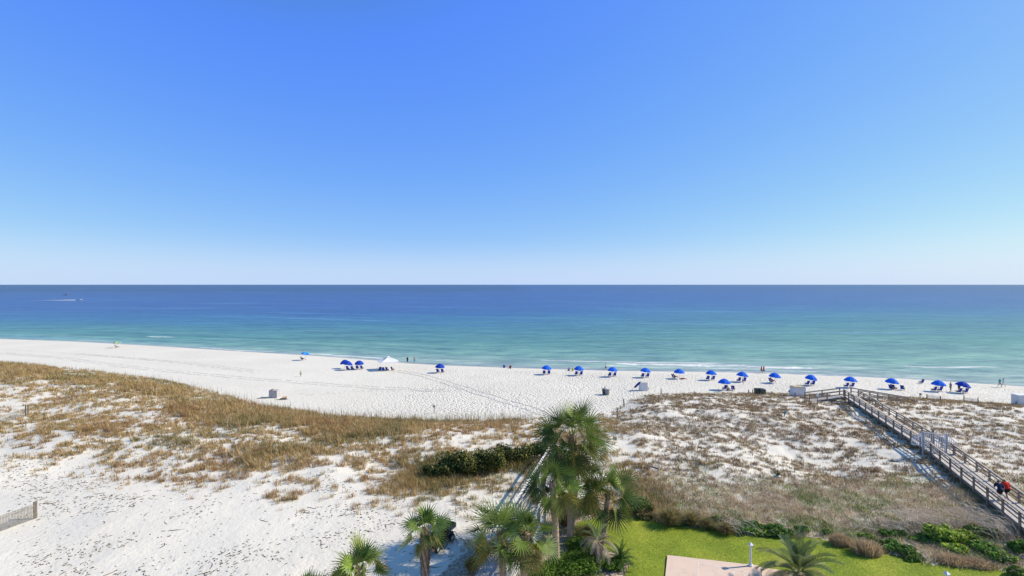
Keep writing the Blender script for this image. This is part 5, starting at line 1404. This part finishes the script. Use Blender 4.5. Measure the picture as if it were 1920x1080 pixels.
def person(loc, rz, pose, label, top=None, bottom=None, hair=HAIRD, skin=SKIN, s=1.0, vox=.026, group=None, longhair=False, hat=None, sleeves=True, dress=False, long_trousers=False):
    p = POSES[pose]; t = empty('person', loc, rz, label, 'person', group); t.scale = (s, s, s)
    V3 = Vector; pel, che, nek, hed = [V3(p[k]) for k in ('pel', 'che', 'nek', 'hed')]; sy = p.get('shy', che.y)
    sh = [V3((-p['sh'], sy, p['shz'])), V3((p['sh'], sy, p['shz']))]; hip = [pel + V3((-.09, 0, -.03)), pel + V3((.09, 0, -.03))]
    el = [V3(q) for q in p['el']]; ha = [V3(q) for q in p['ha']]; kn = [V3(q) for q in p['kn']]; an = [V3(q) for q in p['an']]; to = [V3(q) for q in p['to']]
    up = (che - pel).normalized()
    mb = MB()
    caps(mb, pel + V3((-.06, 0, 0)), pel + V3((.06, 0, 0)), .115, .115); caps(mb, pel, che, .12, .135)
    caps(mb, che + V3((-.06, 0, 0)), che + V3((.06, 0, 0)), .12, .12); caps(mb, sh[0] * .82 + nek * .18, sh[1] * .82 + nek * .18, .075, .075)
    caps(mb, che, nek, .09, .058); caps(mb, nek, hed, .055, .055)
    fwd = V3((0, 1, 0)) if pose not in ('lie', 'recline') else (V3((0, .55, .8)) if pose == 'lie' else V3((0, .9, .3)))
    hax = (hed - nek).normalized()
    mb.ell(hed, (.078, .096, .115), 12, 9); mb.ell(hed - hax * .055 + fwd * .03, (.055, .06, .055), 10, 7)
    mb.ell(hed + fwd * .098 - hax * .01, (.014, .02, .022), 6, 5)
    for i, sx in ((0, -1), (1, 1)):
        mb.ell(hed + V3((sx * .08, 0, 0)), (.014, .022, .032), 6, 5)
        caps(mb, sh[i], el[i], .052, .042); caps(mb, el[i], ha[i], .041, .027)
        caps(mb, hip[i], kn[i], .088, .058); caps(mb, kn[i], an[i], .056, .036); caps(mb, kn[i].lerp(an[i], .28), kn[i].lerp(an[i], .45), .06, .05)
        caps(mb, an[i] + V3((0, -.03, -.03)), to[i], .038, .03)
        hd = (ha[i] - el[i]).normalized(); palm = ha[i] + hd * .05
        caps(mb, ha[i], palm, .028, .032); 
        sd = hd.cross(V3((sx, 0, 0))); sd = sd.normalized() if sd.length > .1 else V3((0, 1, 0)); cv = V3((-sx, 0, 0))
        for k, ln in enumerate((.062, .072, .068, .052)):
            o = palm + sd * ((k - 1.5) * .019); m1 = o + hd * ln * .6 + cv * .006; mb.tube([o, m1, o + hd * ln + cv * .025], [.0095, .009, .006], 6)
        o = ha[i] + hd * .02 + sd * -.028 ; mb.tube([o, o - sd * .03 + hd * .025, o - sd * .035 + hd * .055 + cv * .01], [.011, .010, .007], 6)
    solid(mb, 'body', skin, t, vox)
    if top:
        mb = MB(); e = .022
        caps(mb, pel + V3((-.06, 0, .04)), pel + V3((.06, 0, .04)), .122, .122); caps(mb, pel + up * .05, che, .135 + e * .4, .14 + e * .4)
        caps(mb, che + V3((-.06, 0, 0)), che + V3((.06, 0, 0)), .12 + e, .12 + e); caps(mb, sh[0] * .85 + nek * .15, sh[1] * .85 + nek * .15, .08 + e * .5, .08 + e * .5)
        if sleeves:
            for i in (0, 1): caps(mb, sh[i], sh[i].lerp(el[i], .8), .058 + e, .055 + e)
        solid(mb, 'shirt', top, t, vox)
    if bottom:
        mb = MB()
        caps(mb, pel + V3((-.06, 0, -.02)), pel + V3((.06, 0, -.02)), .135, .135)
        f = .98 if long_trousers else .72
        for i in (0, 1):
            caps(mb, hip[i], hip[i].lerp(kn[i], f), .112, .09)
            if long_trousers: caps(mb, kn[i], kn[i].lerp(an[i], .85), .085, .065)
        if dress: caps(mb, pel, pel + V3((0, .02, -.32)), .14, .19)
        solid(mb, 'shorts' if not dress else 'skirt', bottom, t, vox)
    mb = MB(); mb.ell(hed + hax * .025 - fwd * .018, (.088, .10, .105), 10, 7)
    if longhair: caps(mb, hed - fwd * .06, hed - fwd * .10 - V3((0, 0, .22)), .08, .05)
    solid(mb, 'hair', hair, t, vox * .8)
    if hat:
        mb = MB(); mb.tube([hed + hax * .06, hed + hax * .065], [.17, .17], 14); mb.tube([hed + hax * .06, hed + hax * .15], [.10, .085], 12); mb.build('hat', hat, t)
    return t
def pg(px, py, dz=0):
    x, y, z = at(px, py); return (x, y, z + dz)
W_ = R(90)
person(pg(764, 681), R(170), 'stand', 'person in black standing at the water just right of the white tent', CL['black'], CL['black'], s=1.02, longhair=True, dress=True)
person(pg(777.3, 681), R(190), 'stand', 'shirtless person in teal shorts standing at the water edge', None, CL['aqua'], s=1.05)
person(pg(564, 706.5), R(60), 'stand', 'child in teal-green shorts alone on open sand left of the tent', CL['khaki'], CL['green'], s=.76, hair=HAIRD)
person(pg(945, 690), R(-10), 'ground', 'person in blue sitting on the sand at the waterline', CL['blue'], CL['blue'], s=1.05)
person(pg(957, 691), R(15), 'ground', 'person in maroon sitting at the waterline beside the one in blue', CL['maroon'], CL['black'], s=1.05)
person(pg(1067, 695.5), R(10), 'ground', 'person in dark grey sitting left of the one in yellow', CL['grey'], CL['black'])
person(pg(1074.3, 696), R(0), 'ground', 'person in yellow sitting left of the second umbrella of the row', CL['yellow'], CL['khaki'])
person(pg(1135.5, 694), R(-80), 'walk', 'walker in a white top and dark shorts at the shore by the third umbrella', CL['white'], CL['black'], s=1.03)
person(pg(1427.5, 700), R(-95), 'walk', 'walker in dark swimwear, left of a pair at the shore', CL['brown'], CL['black'], skin=SKIN2, group='two people walking together at the shore')
person(pg(1431.8, 700.5), R(-90), 'walk', 'walker in a red top, right of a pair at the shore', CL['red'], CL['navy'], skin=SKIN2, s=1.05, group='two people walking together at the shore')
person(pg(1874.3, 726), R(-92), 'walk', 'walker in a teal shirt on the shore at far right', CL['teal'], CL['khaki'], hair=HAIRB, group='two people strolling at the far right shore')
person(pg(1881, 726), R(-88), 'walk', 'walker in a white shirt on the shore at far right', CL['white'], CL['white'], hair=HAIRD, s=1.04, group='two people strolling at the far right shore')
person((U19.x - 1.05, U19.y + 1.4, h1(U19.x - 1.05, U19.y + 1.4)), R(20), 'stand', 'person in grey standing behind the dark umbrella at the right end', CL['grey'], CL['khaki'], s=1.05, hair=HAIRG)
person((U19.x + .45, U19.y + 1.3, h1(U19.x + .45, U19.y + 1.3)), R(0), 'stand', 'person whose dark hair shows above the dark umbrella at the right end', CL['black'], CL['brown'], s=.98)
x, y, z = UPOS[4]
person((x - .75, y + .45, z + .02), R(-72), 'recline', 'sunbather lying back in the chair under the fifth umbrella', None, CL['maroon'], skin=SKIN2)
person((x + .6, y - .6, z), R(-80), 'lie', 'person in dark red lying on the sand in front of the fifth umbrella', CL['maroon'], CL['maroon'], skin=SKIN2)
x, y, z = UPOS[7]
person((x - .15, y + .72, z + .02), R(-80), 'recline', 'person in grey lounging under the eighth umbrella of the row', CL['grey'], CL['navy'])
x, y, z = UPOS[10]
person((x - .2, y - .35, z + .02), R(-75), 'recline', 'person in dark clothes lounging under the eleventh umbrella', CL['navy'], CL['black'])
person((ULB.x - .65, ULB.y - .22, h1(ULB.x - .65, ULB.y - .22) + .02), R(-60), 'recline', 'dark-haired person seated in the shade of the light blue striped umbrella', CL['navy'], CL['navy'])
person((UYT.x - .05, UYT.y, UYT.z + .02), R(-50), 'recline', 'person sitting under the small yellow and teal umbrella', CL['white'], CL['black'])
x, y, z = U20
person((x + .5, y - .3, z), R(200), 'ground', 'person sitting at the pole of the umbrella nearer the dune', CL['khaki'], CL['brown'])
# the pair on the boardwalk
def on_walk(q, side, zoff=0):
    d = Vector(PM) - Vector(P0); p = Vector(P0) + d * q; s = Vector((bn.x, bn.y)) * side; return (p.x + s.x, p.y + s.y, lerp(3.30, 3.42, q) + .03)
def q_for(px, py, zd):
    X, Y, _ = atz(px, py, zd); d = Vector(PM) - Vector(P0); return (Vector((X, Y)) - Vector(P0)).dot(d) / d.length_squared
q1 = q_for(1881, 943, 3.4)
heading = math.atan2(bu.y, bu.x) - R(90)
person(on_walk(q1 + .02, .30), heading - R(8), 'lean', 'person in dark navy leaning forward, left of the red one on the right boardwalk', CL['navy'], CL['black'], s=1.03, vox=.016, hair=HAIRD)
person(on_walk(q1 + .05, -.42), heading + R(6), 'lean', 'red-haired person in a bright red shirt on the right boardwalk', CL['red'], CL['black'], s=1.0, vox=.016, hair=simple('auburn_hair', (.28, .11, .05), .7, .2, 8), longhair=True)
